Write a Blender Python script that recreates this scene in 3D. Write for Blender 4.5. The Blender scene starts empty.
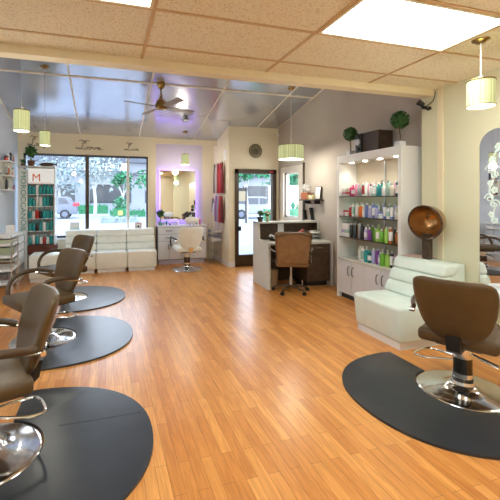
import bpy, bmesh, math, random
from mathutils import Vector, Matrix
R = random.Random(7)
PI = math.pi
scene = bpy.context.scene
col = scene.collection

# ------------------------------------------------------------------ materials
def mat(name, c, rough=.5, metal=0., noise=.06, scale=30., bump=0., coat=0., emit=None, es=0., trans=0., ior=1.45, alpha=1., spec=.5, bscale=None):
    m = bpy.data.materials.new(name); m.use_nodes = True
    nt = m.node_tree; b = nt.nodes['Principled BSDF']
    b.inputs['Roughness'].default_value = rough
    b.inputs['Metallic'].default_value = metal
    b.inputs['IOR'].default_value = ior
    b.inputs['Specular IOR Level'].default_value = spec
    b.inputs['Coat Weight'].default_value = coat
    b.inputs['Coat Roughness'].default_value = .12
    b.inputs['Transmission Weight'].default_value = trans
    b.inputs['Alpha'].default_value = alpha
    tc = nt.nodes.new('ShaderNodeTexCoord')
    n = nt.nodes.new('ShaderNodeTexNoise'); n.inputs['Scale'].default_value = scale; n.inputs['Detail'].default_value = 3
    nt.links.new(tc.outputs['Object'], n.inputs['Vector'])
    r = nt.nodes.new('ShaderNodeValToRGB')
    r.color_ramp.elements[0].position = .3; r.color_ramp.elements[1].position = .7
    r.color_ramp.elements[0].color = (*[max(0, x*(1-noise)) for x in c], 1)
    r.color_ramp.elements[1].color = (*[min(1, x*(1+noise)) for x in c], 1)
    nt.links.new(n.outputs['Fac'], r.inputs['Fac']); nt.links.new(r.outputs['Color'], b.inputs['Base Color'])
    if bump:
        bp = nt.nodes.new('ShaderNodeBump'); bp.inputs['Strength'].default_value = bump; bp.inputs['Distance'].default_value = .01
        n2 = nt.nodes.new('ShaderNodeTexNoise'); n2.inputs['Scale'].default_value = bscale or scale*4
        nt.links.new(tc.outputs['Object'], n2.inputs['Vector'])
        nt.links.new(n2.outputs['Fac'], bp.inputs['Height']); nt.links.new(bp.outputs['Normal'], b.inputs['Normal'])
    if emit:
        b.inputs['Emission Color'].default_value = (*emit, 1); b.inputs['Emission Strength'].default_value = es
    return m

def floor_mat():
    m = mat('oak_laminate', (.6, .3, .1), .29, noise=.1)
    nt = m.node_tree; b = nt.nodes['Principled BSDF']; b.inputs['Coat Weight'].default_value = 0
    b.inputs['Coat Roughness'].default_value = .08
    tc = nt.nodes.new('ShaderNodeTexCoord'); mp = nt.nodes.new('ShaderNodeMapping'); mp.inputs['Rotation'].default_value = (0, 0, PI/2)
    nt.links.new(tc.outputs['Object'], mp.inputs['Vector'])
    br = nt.nodes.new('ShaderNodeTexBrick')
    br.offset = .37; br.offset_frequency = 2
    br.inputs['Scale'].default_value = 1; br.inputs['Brick Width'].default_value = .62; br.inputs['Row Height'].default_value = .066
    br.inputs['Mortar Size'].default_value = .0011; br.inputs['Bias'].default_value = 0
    br.inputs['Color1'].default_value = (.78, .37, .105, 1); br.inputs['Color2'].default_value = (.60, .235, .055, 1)
    br.inputs['Mortar'].default_value = (.3, .1, .025, 1)
    nt.links.new(mp.outputs[0], br.inputs['Vector'])
    # grain stretched along the plank
    mp2 = nt.nodes.new('ShaderNodeMapping'); mp2.inputs['Scale'].default_value = (55, 4, 1)
    nt.links.new(tc.outputs['Object'], mp2.inputs['Vector'])
    gn = nt.nodes.new('ShaderNodeTexNoise'); gn.inputs['Scale'].default_value = 1; gn.inputs['Detail'].default_value = 5; gn.inputs['Distortion'].default_value = .8
    nt.links.new(mp2.outputs[0], gn.inputs['Vector'])
    rp = nt.nodes.new('ShaderNodeValToRGB'); rp.color_ramp.elements[0].position = .35; rp.color_ramp.elements[1].position = .65
    rp.color_ramp.elements[0].color = (.86, .80, .74, 1); rp.color_ramp.elements[1].color = (1.08, 1.08, 1.08, 1)
    nt.links.new(gn.outputs['Fac'], rp.inputs['Fac'])
    mx = nt.nodes.new('ShaderNodeMix'); mx.data_type = 'RGBA'; mx.blend_type = 'MULTIPLY'; mx.inputs[0].default_value = 1
    nt.links.new(br.outputs['Color'], mx.inputs[6]); nt.links.new(rp.outputs['Color'], mx.inputs[7])
    nt.links.new(mx.outputs[2], b.inputs['Base Color'])
    return m

def tile_mat():
    m = mat('acoustic_tile', (.72, .58, .38), .95, noise=.12, scale=3)
    nt = m.node_tree; b = nt.nodes['Principled BSDF']
    tc = nt.nodes.new('ShaderNodeTexCoord')
    v = nt.nodes.new('ShaderNodeTexNoise'); v.inputs['Scale'].default_value = 75; v.inputs['Detail'].default_value = 2; v.inputs['Distortion'].default_value = .6
    nt.links.new(tc.outputs['Object'], v.inputs['Vector'])
    r = nt.nodes.new('ShaderNodeValToRGB'); r.color_ramp.elements[0].position = .36; r.color_ramp.elements[1].position = .46
    r.color_ramp.elements[0].color = (.60, .51, .33, 1); r.color_ramp.elements[1].color = (.79, .73, .55, 1)
    nt.links.new(v.outputs['Fac'], r.inputs['Fac']); nt.links.new(r.outputs['Color'], b.inputs['Base Color'])
    bp = nt.nodes.new('ShaderNodeBump'); bp.inputs['Strength'].default_value = .4; bp.inputs['Distance'].default_value = .004
    nt.links.new(r.outputs['Color'], bp.inputs['Height']); nt.links.new(bp.outputs['Normal'], b.inputs['Normal'])
    return m

def shade_mat():
    m = mat('striped_shade', (.62, .62, .42), .7, emit=(.9, .95, .55), es=.22)
    nt = m.node_tree; b = nt.nodes['Principled BSDF']
    tc = nt.nodes.new('ShaderNodeTexCoord'); sp = nt.nodes.new('ShaderNodeSeparateXYZ')
    nt.links.new(tc.outputs['Object'], sp.inputs[0])
    at = nt.nodes.new('ShaderNodeMath'); at.operation = 'ARCTAN2'
    nt.links.new(sp.outputs['Y'], at.inputs[0]); nt.links.new(sp.outputs['X'], at.inputs[1])
    cb = nt.nodes.new('ShaderNodeCombineXYZ'); nt.links.new(at.outputs[0], cb.inputs[0])
    n = nt.nodes.new('ShaderNodeTexNoise'); n.inputs['Scale'].default_value = 14; n.inputs['Detail'].default_value = 4
    nt.links.new(cb.outputs[0], n.inputs['Vector'])
    r = nt.nodes.new('ShaderNodeValToRGB'); r.color_ramp.elements[0].position = .38; r.color_ramp.elements[1].position = .62
    r.color_ramp.elements[0].color = (.34, .38, .12, 1); r.color_ramp.elements[1].color = (.78, .86, .52, 1)
    nt.links.new(n.outputs['Fac'], r.inputs['Fac']); nt.links.new(r.outputs['Color'], b.inputs['Base Color'])
    nt.links.new(r.outputs['Color'], b.inputs['Emission Color'])
    return m

M = {}
def mk(k, *a, **kw): M[k] = mat(k, *a, **kw)
M['floor'] = floor_mat(); M['tile'] = tile_mat(); M['shade'] = shade_mat()
mk('cream', (.76, .68, .50), .8, noise=.02, scale=1.5)
mk('cream_right', (.66, .65, .46), .8, noise=.03, scale=1.2)
mk('mauve_wall', (.50, .44, .385), .8, noise=.04, scale=1.2)
mk('blue_wall', (.60, .66, .74), .7, noise=.03, scale=1.5)
mk('led_tinted_wall', (.60, .55, .68), .8, noise=.02)  # lavender LED glow put into the alcove colour as a tint
mk('header', (.78, .70, .48), .6, noise=.02)
mk('grid', (.58, .40, .2), .6, noise=.05)
mk('strip', (.72, .66, .58), .5, noise=.03)
mk('sheet_ceiling', (.56, .58, .64), .20, .7, noise=.12, scale=.7)
mk('white_paint', (.78, .78, .76), .4, noise=.02)
mk('white_gloss', (.78, .80, .80), .3, noise=.02, coat=.2)
mk('white_leather', (.84, .87, .81), .42, noise=.03, scale=8, bump=.08)
mk('mint_leather', (.70, .79, .71), .42, noise=.03, scale=8, bump=.08)
mk('brown_leather', (.098, .058, .022), .36, noise=.1, scale=14, bump=.15)
mk('brown_arm', (.075, .045, .022), .35, noise=.1)
mk('tan_leather', (.26, .14, .06), .4, noise=.15, scale=12, bump=.1)
mk('chrome', (.78, .78, .76), .12, 1., noise=.03)
mk('dark_chrome', (.10, .09, .08), .15, 1.)
mk('carcass_gap_shade', (.22, .22, .24), .6)  # carcass darkened so gaps between drawers and doors look shaded
mk('brushed', (.55, .55, .52), .35, 1.)
mk('black_rubber', (.028, .031, .036), .30, noise=.15, scale=5, bump=.05)
mk('mat_edge', (.018, .018, .02), .5)
mk('black', (.012, .012, .013), .4)
mk('dark', (.035, .03, .03), .5)
mk('walnut', (.075, .045, .025), .45, noise=.25, scale=12)
mk('dark_wood', (.05, .03, .018), .45, noise=.25, scale=10)
mk('red_wood', (.14, .035, .02), .4, noise=.2)
mk('frame_brown', (.055, .032, .015), .4, noise=.15)
mk('frame_black', (.05, .055, .065), .4)
mk('laminate', (.62, .62, .56), .4)
mk('tan_panel', (.52, .45, .34), .5, noise=.03, scale=2)
mk('cabinet_white', (.72, .73, .76), .35, noise=.02)
mk('mirror', (.92, .93, .94), .015, 1., noise=.01)
mk('decal', (.75, .9, .85), .6)
mk('brass', (.34, .21, .075), .25, 1., noise=.1)
mk('bronze', (.42, .23, .08), .25, .85, noise=.15, scale=9, coat=.4)
mk('hood_shell', (.06, .035, .02), .25, .3, coat=.5)
mk('blade', (.20, .15, .10), .4, noise=.2)
mk('leaf', (.045, .13, .03), .6, noise=.5, scale=25)
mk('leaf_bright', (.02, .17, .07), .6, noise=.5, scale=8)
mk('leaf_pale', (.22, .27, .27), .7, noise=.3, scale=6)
mk('bark', (.13, .08, .045), .8, noise=.3)
mk('pale_bark', (.4, .4, .4), .8, noise=.1)
mk('terracotta', (.45, .14, .05), .6)
mk('pot_brown', (.16, .07, .03), .5)
mk('pale_green', (.55, .62, .42), .4)
mk('glow', (1, 1, 1), .5, emit=(1, .98, .92), es=9.)
mk('diffuser', (.9, .95, .95), .5, emit=(.86, .96, 1.), es=7.0)
mk('bulb', (1, 1, .9), .5, emit=(1, .98, .82), es=2.5)
mk('spot', (1, 1, .9), .5, emit=(1, .92, .75), es=12.)
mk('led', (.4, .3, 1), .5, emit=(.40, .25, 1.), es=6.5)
mk('road', (.24, .25, .27), .9, noise=.15, scale=.6)
mk('facade', (.24, .26, .29), .8, noise=.12, scale=.3)
mk('facade_grey', (.09, .10, .12), .7)
mk('shop_glass', (.05, .055, .06), .15, noise=.5, scale=.4)
mk('board', (.25, .2, .12), .6)
mk('silver', (.12, .14, .19), .25, .5, coat=.5)
mk('white_car', (.25, .27, .30), .3, coat=.5)
mk('car_glass', (.06, .07, .09), .08)
mk('tyre', (.03, .03, .03), .8)
mk('tail_red', (.55, .03, .05), .3)
mk('paper', (.82, .82, .80), .7)
mk('script_metal', (.12, .09, .06), .5)
mk('bronze_mesh', (.16, .14, .09), .5, noise=.6, scale=35)
mk('tan', (.35, .24, .12), .7)
mk('yellow', (.7, .6, .1), .5)
mk('copper_red', (.45, .12, .06), .4)
mk('orange_print', (.75, .15, .02), .6)
mk('green_print', (.1, .32, .25), .6)
def glass_mat(name, c, fac=.12, rough=.02):
    m = bpy.data.materials.new(name); m.use_nodes = True; nt = m.node_tree
    for n in list(nt.nodes):
        if n.type == 'BSDF_PRINCIPLED': nt.nodes.remove(n)
    o = nt.nodes['Material Output']
    t = nt.nodes.new('ShaderNodeBsdfTransparent'); t.inputs[0].default_value = (*c, 1)
    g = nt.nodes.new('ShaderNodeBsdfGlossy'); g.inputs['Roughness'].default_value = rough
    mx = nt.nodes.new('ShaderNodeMixShader'); fr = nt.nodes.new('ShaderNodeFresnel'); fr.inputs[0].default_value = 1.45
    ge = nt.nodes.new('ShaderNodeNewGeometry'); iv = nt.nodes.new('ShaderNodeMath'); iv.operation = 'SUBTRACT'; iv.inputs[0].default_value = 1; nt.links.new(ge.outputs['Backfacing'], iv.inputs[1])
    ml = nt.nodes.new('ShaderNodeMath'); ml.operation = 'MULTIPLY'; nt.links.new(fr.outputs[0], ml.inputs[0]); nt.links.new(iv.outputs[0], ml.inputs[1]); nt.links.new(ml.outputs[0], mx.inputs[0]); nt.links.new(t.outputs[0], mx.inputs[1]); nt.links.new(g.outputs[0], mx.inputs[2])
    nt.links.new(mx.outputs[0], o.inputs['Surface']); return m
M['glass'] = glass_mat('glass', (.97, .99, 1.))
M['shelf_glass'] = glass_mat('shelf_glass', (.55, .68, .62))
colour_cache = {}
def cmat(c, rough=.35):
    k = tuple(c)
    if k not in colour_cache: colour_cache[k] = mat('plastic_%d' % len(colour_cache), c, rough, noise=.03, coat=.2)
    return colour_cache[k]

# ------------------------------------------------------------------ mesh builder
class MB:
    def __init__(s): s.bm = bmesh.new()
    def box(s, x0, y0, z0, x1, y1, z1, bev=0, seg=2, mi=0):
        r = bmesh.ops.create_cube(s.bm, size=1)
        vs = r['verts']
        for v in vs:
            v.co = Vector(((x0+x1)/2+v.co.x*(x1-x0), (y0+y1)/2+v.co.y*(y1-y0), (z0+z1)/2+v.co.z*(z1-z0)))
        fs = {f for v in vs for f in v.link_faces}
        for f in fs: f.material_index = mi
        if bev:
            es = {e for v in vs for e in v.link_edges}
            bmesh.ops.bevel(s.bm, geom=list(es), offset=bev, segments=seg, profile=.5, affect='EDGES')
        return s
    def cyl(s, p0, p1, r0, r1=None, seg=16, caps=True):
        if r1 is None: r1 = r0
        p0, p1 = Vector(p0), Vector(p1); d = p1-p0
        if d.length < 1e-6: return s
        q = d.to_track_quat('Z', 'Y').to_matrix().to_4x4(); q.translation = (p0+p1)/2
        bmesh.ops.create_cone(s.bm, cap_ends=caps, segments=seg, radius1=max(r0, 1e-4), radius2=max(r1, 1e-4), depth=d.length, matrix=q)
        return s
    def sph(s, c, r, sub=2, sc=(1, 1, 1)):
        m = Matrix.Translation(c) @ Matrix.Diagonal((*[r*k for k in sc], 1))
        bmesh.ops.create_icosphere(s.bm, subdivisions=sub, radius=1, matrix=m); return s
    def lathe(s, prof, c=(0, 0, 0), seg=24, axis='Z'):
        rings = []
        for r, z in prof:
            ring = []
            for i in range(seg):
                a = 2*PI*i/seg
                p = (r*math.cos(a), r*math.sin(a), z)
                if axis == 'Y': p = (p[0], p[2], p[1])
                if axis == 'X': p = (p[2], p[0], p[1])
                ring.append(s.bm.verts.new((c[0]+p[0], c[1]+p[1], c[2]+p[2])))
            rings.append(ring)
        for a, b in zip(rings, rings[1:]):
            for i in range(seg):
                s.bm.faces.new((a[i], a[(i+1) % seg], b[(i+1) % seg], b[i]))
        s.bm.faces.new(rings[0][::-1]); s.bm.faces.new(rings[-1])
        return s
    def tube(s, pts, r, seg=8, sy=1., closed=False):
        pts = [Vector(p) for p in pts]; n = len(pts); rings = []
        up = Vector((0, 0, 1))
        prev = None
        for i, p in enumerate(pts):
            a = pts[i-1] if (i or closed) else p; b = pts[(i+1) % n] if (i < n-1 or closed) else p
            t = (b-a).normalized()
            if prev is None:
                x = t.cross(up)
                if x.length < .05: x = t.cross(Vector((1, 0, 0)))
            else: x = prev - t*prev.dot(t)
            x.normalize(); prev = x; y = t.cross(x)
            rr = r[i] if isinstance(r, (list, tuple)) else r
            rings.append([s.bm.verts.new(p + x*rr*math.cos(2*PI*k/seg) + y*rr*sy*math.sin(2*PI*k/seg)) for k in range(seg)])
        prs = list(zip(rings, rings[1:])) + ([(rings[-1], rings[0])] if closed else [])
        for a, b in prs:
            for k in range(seg): s.bm.faces.new((a[k], a[(k+1) % seg], b[(k+1) % seg], b[k]))
        if not closed: s.bm.faces.new(rings[0][::-1]); s.bm.faces.new(rings[-1])
        return s
    def prism(s, pts, h0, h1, axis='Z', bev=0, seg=2):
        def P(a, b, h): return {'Z': (a, b, h), 'X': (h, a, b), 'Y': (a, h, b)}[axis]
        A = [s.bm.verts.new(P(a, b, h0)) for a, b in pts]; B = [s.bm.verts.new(P(a, b, h1)) for a, b in pts]
        n = len(pts); fa = s.bm.faces.new(A[::-1]); fb = s.bm.faces.new(B)
        for i in range(n): s.bm.faces.new((A[i], A[(i+1) % n], B[(i+1) % n], B[i]))
        if bev: bmesh.ops.bevel(s.bm, geom=list(fb.edges), offset=bev, segments=seg, profile=.5, affect='EDGES')
        return s
    def leaves(s, c, rad, n, size, rnd, sc=(1, 1, 1), shell=.4):
        for _ in range(n):
            d = Vector((rnd.gauss(0, 1), rnd.gauss(0, 1), rnd.gauss(0, 1))).normalized()
            k = rad*(shell+(1-shell)*rnd.random()**.5)
            p = Vector(c)+Vector((d.x*sc[0]*k, d.y*sc[1]*k, d.z*sc[2]*k))
            u = Vector((rnd.gauss(0, 1), rnd.gauss(0, 1), rnd.gauss(0, 1))).normalized(); w = u.cross(d+Vector((.01, .3, .2))).normalized()
            z = size*(.6+.8*rnd.random())
            a = [p-u*z, p+w*z*.45, p+u*z, p-w*z*.45]
            s.bm.faces.new([s.bm.verts.new(q) for q in a])
        return s
    def obj(s, name, m, parent=None, smooth=False, loc=None):
        bmesh.ops.recalc_face_normals(s.bm, faces=s.bm.faces)
        me = bpy.data.meshes.new(name); s.bm.to_mesh(me); s.bm.free()
        for mm in (m if isinstance(m, (list, tuple)) else [m]): me.materials.append(M[mm] if isinstance(mm, str) else mm)
        if smooth:
            for p in me.polygons: p.use_smooth = True
            try: me.set_sharp_from_angle(angle=math.radians(40))
            except Exception: pass
        o = bpy.data.objects.new(name, me); col.objects.link(o)
        if parent: o.parent = parent
        if loc: o.location = loc
        return o
def tag(o, label, cat, group=None, kind=None):
    o['label'] = label; o['category'] = cat
    if group: o['group'] = group
    if kind: o['kind'] = kind
    return o
def thing(name, label, cat, loc=(0, 0, 0), rz=0, group=None):
    o = bpy.data.objects.new(name, None); col.objects.link(o)
    o.empty_display_size = .05
    o.location = loc; o.rotation_euler = (0, 0, rz)
    return tag(o, label, cat, group)
def struct(name, mb, m, parent=None):
    o = mb.obj(name, m, parent)
    if not parent: o['kind'] = 'structure'
    return o
def plabel(o, l): o['label'] = l; return o
def copy_tree(o, parent=None):
    c = o.copy(); col.objects.link(c); c.parent = parent
    for ch in list(o.children): copy_tree(ch, c)
    return c
def B(*a, **k): return MB().box(*a, **k)
def smooth_pts(pts, n=5, closed=False):
    P = [Vector(p) for p in pts]; out = []; N = len(P)
    rng = range(N) if closed else range(N-1)
    for i in rng:
        p0 = P[i-1] if (i > 0 or closed) else P[0]; p1 = P[i]; p2 = P[(i+1) % N]; p3 = P[(i+2) % N] if (i+2 < N or closed) else P[-1]
        for k in range(n):
            t = k/n
            out.append(.5*((2*p1)+(-p0+p2)*t+(2*p0-5*p1+4*p2-p3)*t*t+(-p0+3*p1-3*p2+p3)*t**3))
    if not closed: out.append(P[-1])
    return out

# ------------------------------------------------------------------ room shell
XL, XR, XB = -1.77, 3.65, 3.80       # side walls: front part, back part
YH, YW, YD, YA = 3.37, 8.60, 7.70, 8.90
HC = 2.782
SL = .212
def zc(y): return 2.93+SL*(8.6-y)
struct('floor', B(XL-.1, -3.1, -.06, XB+.1, 9.0, 0), 'floor')
c = struct('ceiling', B(XL-.1, -3.1, HC, XR+.15, YH, HC+.05), 'tile')
g = MB()
for x in (-2.132+1.22, .308, 1.528, 2.748):
    g.box(x-.013, -3.1, HC-.006, x+.013, YH, HC+.001)
y = 3.077
while y > -3:
    g.box(XL, y-.012, HC-.007, XR, y+.012, HC+.002); y -= .61
g.obj('grid_bar', 'grid', c)
# header beam with the bulkhead above it
struct('trim_1', B(XL, YH, 2.71, XR+.15, YH+.13, HC+.06), 'header')
struct('wall_bulkhead', B(XL, YH+.02, HC+.05, XB, YH+.12, 4.1), 'cream')
# sloping glossy sheet ceiling of the back part
mb = MB()
y0, y1 = YH+.1, 9.0
mb.prism([(y0, zc(y0)), (y1, zc(y1)), (y1, zc(y1)+.05), (y0, zc(y0)+.05)], XL-.1, XB+.1, 'X')
ce = struct('ceiling_sloped', mb, 'sheet_ceiling')
mb = MB()
for x in (-1.755, -.547, .723, 1.993, 3.263, XB-.015):
    w = .014
    ye = YW if x < 1.1 else (YA if x < 2.4 else YD)
    mb.prism([(y0, zc(y0)-.008), (ye, zc(ye)-.008), (ye, zc(ye)+.001), (y0, zc(y0)+.001)], x-w, x+w, 'X')
mb.prism([(6.17, zc(6.17)-.012), (6.21, zc(6.21)-.012), (6.21, zc(6.21)+.001), (6.17, zc(6.17)+.001)], XL, XB, 'X')
mb.obj('joint_strip', 'strip', ce)
# walls
struct('wall_left', B(XL-.1, -3.1, 0, XL, 8.7, 4.15), 'blue_wall')
struct('wall_back', B(XL-.1, -3.2, 0, XR+.15, -3.1, HC), 'cream')
struct('wall_right', B(XR, -3.1, 0, XR+.25, YH+.17, 4.1), 'cream_right')
mb = MB()                                                      # back right wall with the narrow window
wy0, wy1, wz0, wz1 = 6.74, 7.40, 1.10, 2.08
mb.box(XB, YH+.17, 0, XB+.12, wy0, 4.15).box(XB, wy1, 0, XB+.12, 7.82, 4.15)
mb.box(XB, wy0, 0, XB+.12, wy1, wz0).box(XB, wy0, wz1, XB+.12, wy1, 4.15)
struct('wall_side', mb, 'mauve_wall')
# window wall
mb = MB()
a0, a1, s0, s1 = -1.67, .93, .66, 2.48
mb.box(XL, YW, 0, 1.11, YW+.12, s0).box(XL, YW, s1, 1.11, YW+.12, 3.2).box(XL, YW, s0, a0, YW+.12, s1).box(a1, YW, s0, 1.11, YW+.12, s1)
struct('wall_window', mb, 'cream')
w = struct('window_1', B(a0, YW+.03, s0, a0+.045, YW+.09, s1).box(a1-.035, YW+.03, s0, a1, YW+.09, s1).box(a0, YW+.03, s1-.045, a1, YW+.09, s1).box(a0, YW+.03, s0, a1, YW+.09, s0+.05), 'frame_black')
B(-.435, YW+.01, s0, -.36, YW+.09, s1).obj('mullion', 'frame_brown', w)
B(.45, YW+.03, s0, .51, YW+.09, s1).obj('mullion', 'white_paint', w)
B(a0+.04, YW+.055, s0+.04, a1-.03, YW+.06, s1-.04).obj('pane', 'glass', w)
B(a0, YW-.03, s0-.04, a1, YW+.03, s0).obj('window_sill', 'white_paint', w)
# alcove and return walls
struct('wall_alcove', B(1.11, YA, 0, 2.30, YA+.1, 3.1), 'led_tinted_wall')
struct('wall_return', B(2.30, YA, 0, 2.72, YA+.1, 3.1).box(1.01, YW+.12, 0, 1.11, YA+.1, 3.1), 'cream')
struct('wall_jog', B(2.60, YD, 0, 2.72, YA, 3.3), 'cream')
struct('trim_2', B(1.11, 8.62, 2.80, 2.60, 8.66, 2.96), 'cream')
mb = MB()
dx0, dx1, dz = 2.735, 3.735, 2.17
mb.box(2.72, YD, 0, dx0, YD+.12, 3.3).box(dx1, YD, 0, XB+.12, YD+.12, 3.3).box(dx0, YD, dz, dx1, YD+.12, 3.3)
struct('wall_door', mb, 'cream')
d = struct('door_1', B(dx0, YD-.03, .0, dx0+.085, YD+.08, dz).box(dx1-.1, YD-.03, 0, dx1, YD+.08, dz).box(dx0, YD-.03, dz-.10, dx1, YD+.08, dz).box(dx0+.05, YD-.01, .0, dx1-.05, YD+.05, .26), 'frame_brown')
B(dx0+.08, YD+.015, .26, dx1-.1, YD+.02, dz-.1).obj('pane', 'glass', d)
B(dx0+.03, YD-.07, .80, dx0+.13, YD-.03, .90, .01).cyl((dx0+.06, YD-.05, .75), (dx0+.06, YD-.05, .98), .012).obj('door_handle', 'black', d, True)
B(dx1-.17, YD-.034, dz-.07, dx1-.07, YD-.03, dz-.035).obj('red_sticker', 'tail_red', d)
w = struct('window_2', B(XB-.03, 6.58, .98, XB+.01, 6.74, 2.20).box(XB-.03, 7.40, .98, XB+.01, 7.54, 2.20).box(XB-.03, 6.74, 2.08, XB+.01, 7.40, 2.20).box(XB-.03, 6.74, .98, XB+.01, 7.40, 1.10), 'strip')
B(XB+.03, 6.74, 1.10, XB+.06, 6.78, 2.08).box(XB+.03, 7.36, 1.10, XB+.06, 7.40, 2.08).box(XB+.03, 6.74, 2.04, XB+.06, 7.40, 2.08).box(XB+.03, 6.74, 1.10, XB+.06, 7.40, 1.14).obj('window_frame', 'white_paint', w)
B(XB+.04, 6.77, 1.13, XB+.045, 7.37, 2.05).obj('pane', 'glass', w)
struct('trim_3', B(XR-.012, 3.27, 0, XR, 3.31, HC).box(XR-.02, 3.235, 0, XR, 3.262, HC), 'header')
struct('baseboard_door', B(2.588, YD-.012, 0, dx0, YD, .11), 'white_paint')
struct('baseboard_left', B(XL, 2, 0, XL+.014, YW, .11), 'white_paint')
struct('baseboard_jog', B(2.588, YD, 0, 2.60, YA, .11), 'white_paint')
struct('baseboard_side', B(XB-.014, 6.3, 0, XB, YD, .11), 'white_paint')

# ------------------------------------------------------------------ lamps
def troffer(x0, y0, label):
    t = thing('ceiling_light', label, 'ceiling light', (x0, y0, HC), 0, 'fluorescent ceiling panels')
    f = MB(); W, D = 1.194, .586
    f.box(0, 0, -.012, W, .022, .0).box(0, D-.022, -.012, W, D, 0).box(0, .022, -.012, .022, D-.022, 0).box(W-.022, .022, -.012, W, D-.022, 0)
    f.obj('frame', 'header', t)
    B(.022, .022, -.008, W-.022, D-.022, -.003).obj('diffuser', 'diffuser', t)
    return t
troffer(1.528+.013, 1.857+.012, 'bright white fluorescent ceiling panel beside the pendant lamp over the brown chair')
troffer(-.912+.013, 1.857+.012, 'white fluorescent ceiling panel cut by the top of the picture over the wooden floor')
for x, y in ((-.912, -.6), (1.528, -.6), (-.912, -2.4), (1.528, -2.4)):  # unseen panels added behind the camera as extra room light
    troffer(x+.013, y-.573+.012-.0, 'unseen fluorescent ceiling panel added behind the camera to light the room')

def pendant(x, y, ztop, z0, z1, r, label, rod=False, group='cylinder pendant lamps', drum=False):
    t = thing('pendant_lamp', label, 'pendant lamp', (x, y, z1), 0, group)
    h = z1-z0; top = ztop-z1
    s = MB(); seg = 32
    # open shade with thickness
    pr = [(r, -h), (r, 0), (r-.006, 0), (r-.006, -h)]
    rings = [[s.bm.verts.new((a*math.cos(2*PI*i/seg), a*math.sin(2*PI*i/seg), z)) for i in range(seg)] for a, z in pr]
    for k in range(4):
        A, C2 = rings[k], rings[(k+1) % 4]
        for i in range(seg): s.bm.faces.new((A[i], A[(i+1) % seg], C2[(i+1) % seg], C2[i]))
    s.obj('lamp_shade', 'shade', t, True)
    for z in (-.006, -h+.004):
        m2 = MB().tube([((r+.001)*math.cos(2*PI*i/32), (r+.001)*math.sin(2*PI*i/32), z) for i in range(32)], .005, 6, closed=True)
        m2.obj('shade_rim', 'brass', t, True)
    MB().lathe([(.001, -h+.010), (r-.012, -h+.010), (r-.012, -h+.016), (.001, -h+.016)], seg=32).obj('diffuser', 'bulb', t, True)
    MB().cyl((0, 0, -.02), (0, 0, top), .0055 if rod else .003, seg=8).cyl((0, 0, -.05), (0, 0, .03), .016).obj('cord' if not rod else 'rod', 'white_paint' if rod else 'brushed', t, True)
    MB().lathe([(.001, top-.03), (.03, top-.028), (.062, top-.008), (.065, top+.004), (.001, top+.004)], seg=24).obj('ceiling_canopy', 'brass', t, True)
    if drum: MB().sph((0, 0, -h+.004), .014).obj('finial', 'brushed', t, True)
    L = bpy.data.lights.new('lamp_glow', 'POINT'); L.energy = 9 if not drum else 11; L.color = (1, .95, .82); L.shadow_soft_size = .07
    lo = bpy.data.objects.new('lamp_glow', L); col.objects.link(lo); lo.parent = t; lo.location = (0, 0, -h-.08)
    return t
pendant(-.80, 4.05, zc(4.05), 2.185, 2.395, .073, 'larger green-lit cylinder pendant lamp hanging closest behind the ceiling beam')
pendant(-.874, 6.0, zc(6.0), 2.305, 2.525, .073, 'green-lit cylinder pendant lamp hanging above the teal product rack')
pendant(1.72, 8.2, zc(8.2), 2.28, 2.52, .085, 'small glowing cylinder pendant lamp hanging in front of the purple-lit alcove')
pendant(2.86, 2.20, HC, 2.25, 2.46, .096, 'cylinder pendant lamp on a white rod hanging near the arched wall mirror', rod=True)
pendant(3.18, 5.94, zc(5.94), 2.215, 2.47, .225, 'wide drum pendant lamp hanging above the reception desk', rod=True, group='drum pendant', drum=True)

# ceiling fan
fz = zc(6.15)
t = thing('ceiling_fan', 'brass ceiling fan with slim grey-brown blades under the sloping ceiling', 'ceiling fan', (.88, 6.15, fz-.36))
MB().lathe([(.001, .37), (.065, .37), (.07, .33), (.05, .27), (.02, .25), (.001, .25)]).obj('ceiling_canopy', 'brass', t, True)
MB().cyl((0, 0, .13), (0, 0, .28), .013).sph((0, 0, .14), .03).obj('rod', 'brass', t, True)
MB().lathe([(.001, -.09), (.07, -.09), (.10, -.07), (.10, -.01), (.085, 0), (.085, .04), (.06, .07), (.03, .11), (.001, .12)]).obj('motor_housing', 'brass', t, True)
for k in range(4):
    a = 2*PI*k/4+.37
    b = MB()
    pts = [(.09, -.03), (.2, -.055), (.62, -.065), (.64, -.05), (.64, .05), (.62, .065), (.2, .055), (.09, .03)]
    b.prism(pts, -.004, .004)
    bmesh.ops.rotate(b.bm, verts=b.bm.verts, cent=(0, 0, 0), matrix=Matrix.Rotation(-.2, 3, 'X'))
    o = b.obj('blade', 'blade', t); o.location = (0, 0, -.05); o.rotation_euler = (0, 0, a)
# small fittings
t = thing('ceiling_spotlight', 'small chrome spotlight fixed to the sloping ceiling beyond the fan', 'spotlight', (1.55, 7.35, zc(7.35)))
MB().cyl((0, 0, .0), (0, 0, -.03), .05).cyl((0, 0, -.02), (.0, 0, -.07), .012).obj('bracket', 'brushed', t, True)
MB().cyl((-.06, -.03, -.09), (.05, .03, -.07), .035, .045).obj('lamp_head', 'brushed', t, True)
t = thing('security_camera', 'black two-headed fitting fixed high where the beam meets the wall', 'spotlight', (XR-.02, YH+.11, 2.60))
MB().cyl((.02, 0, 0), (-.03, 0, 0), .02).cyl((-.03, 0, 0), (-.07, .0, .03), .008).obj('bracket', 'black', t, True)
MB().cyl((-.10, .0, .06), (-.04, -.02, .02), .035, .028).cyl((-.02, -.09, -.03), (0, -.05, -.03), .022, .02).cyl((0, -.05, -.03), (0, 0, 0), .006).obj('lamp_head', 'black', t, True)
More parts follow.
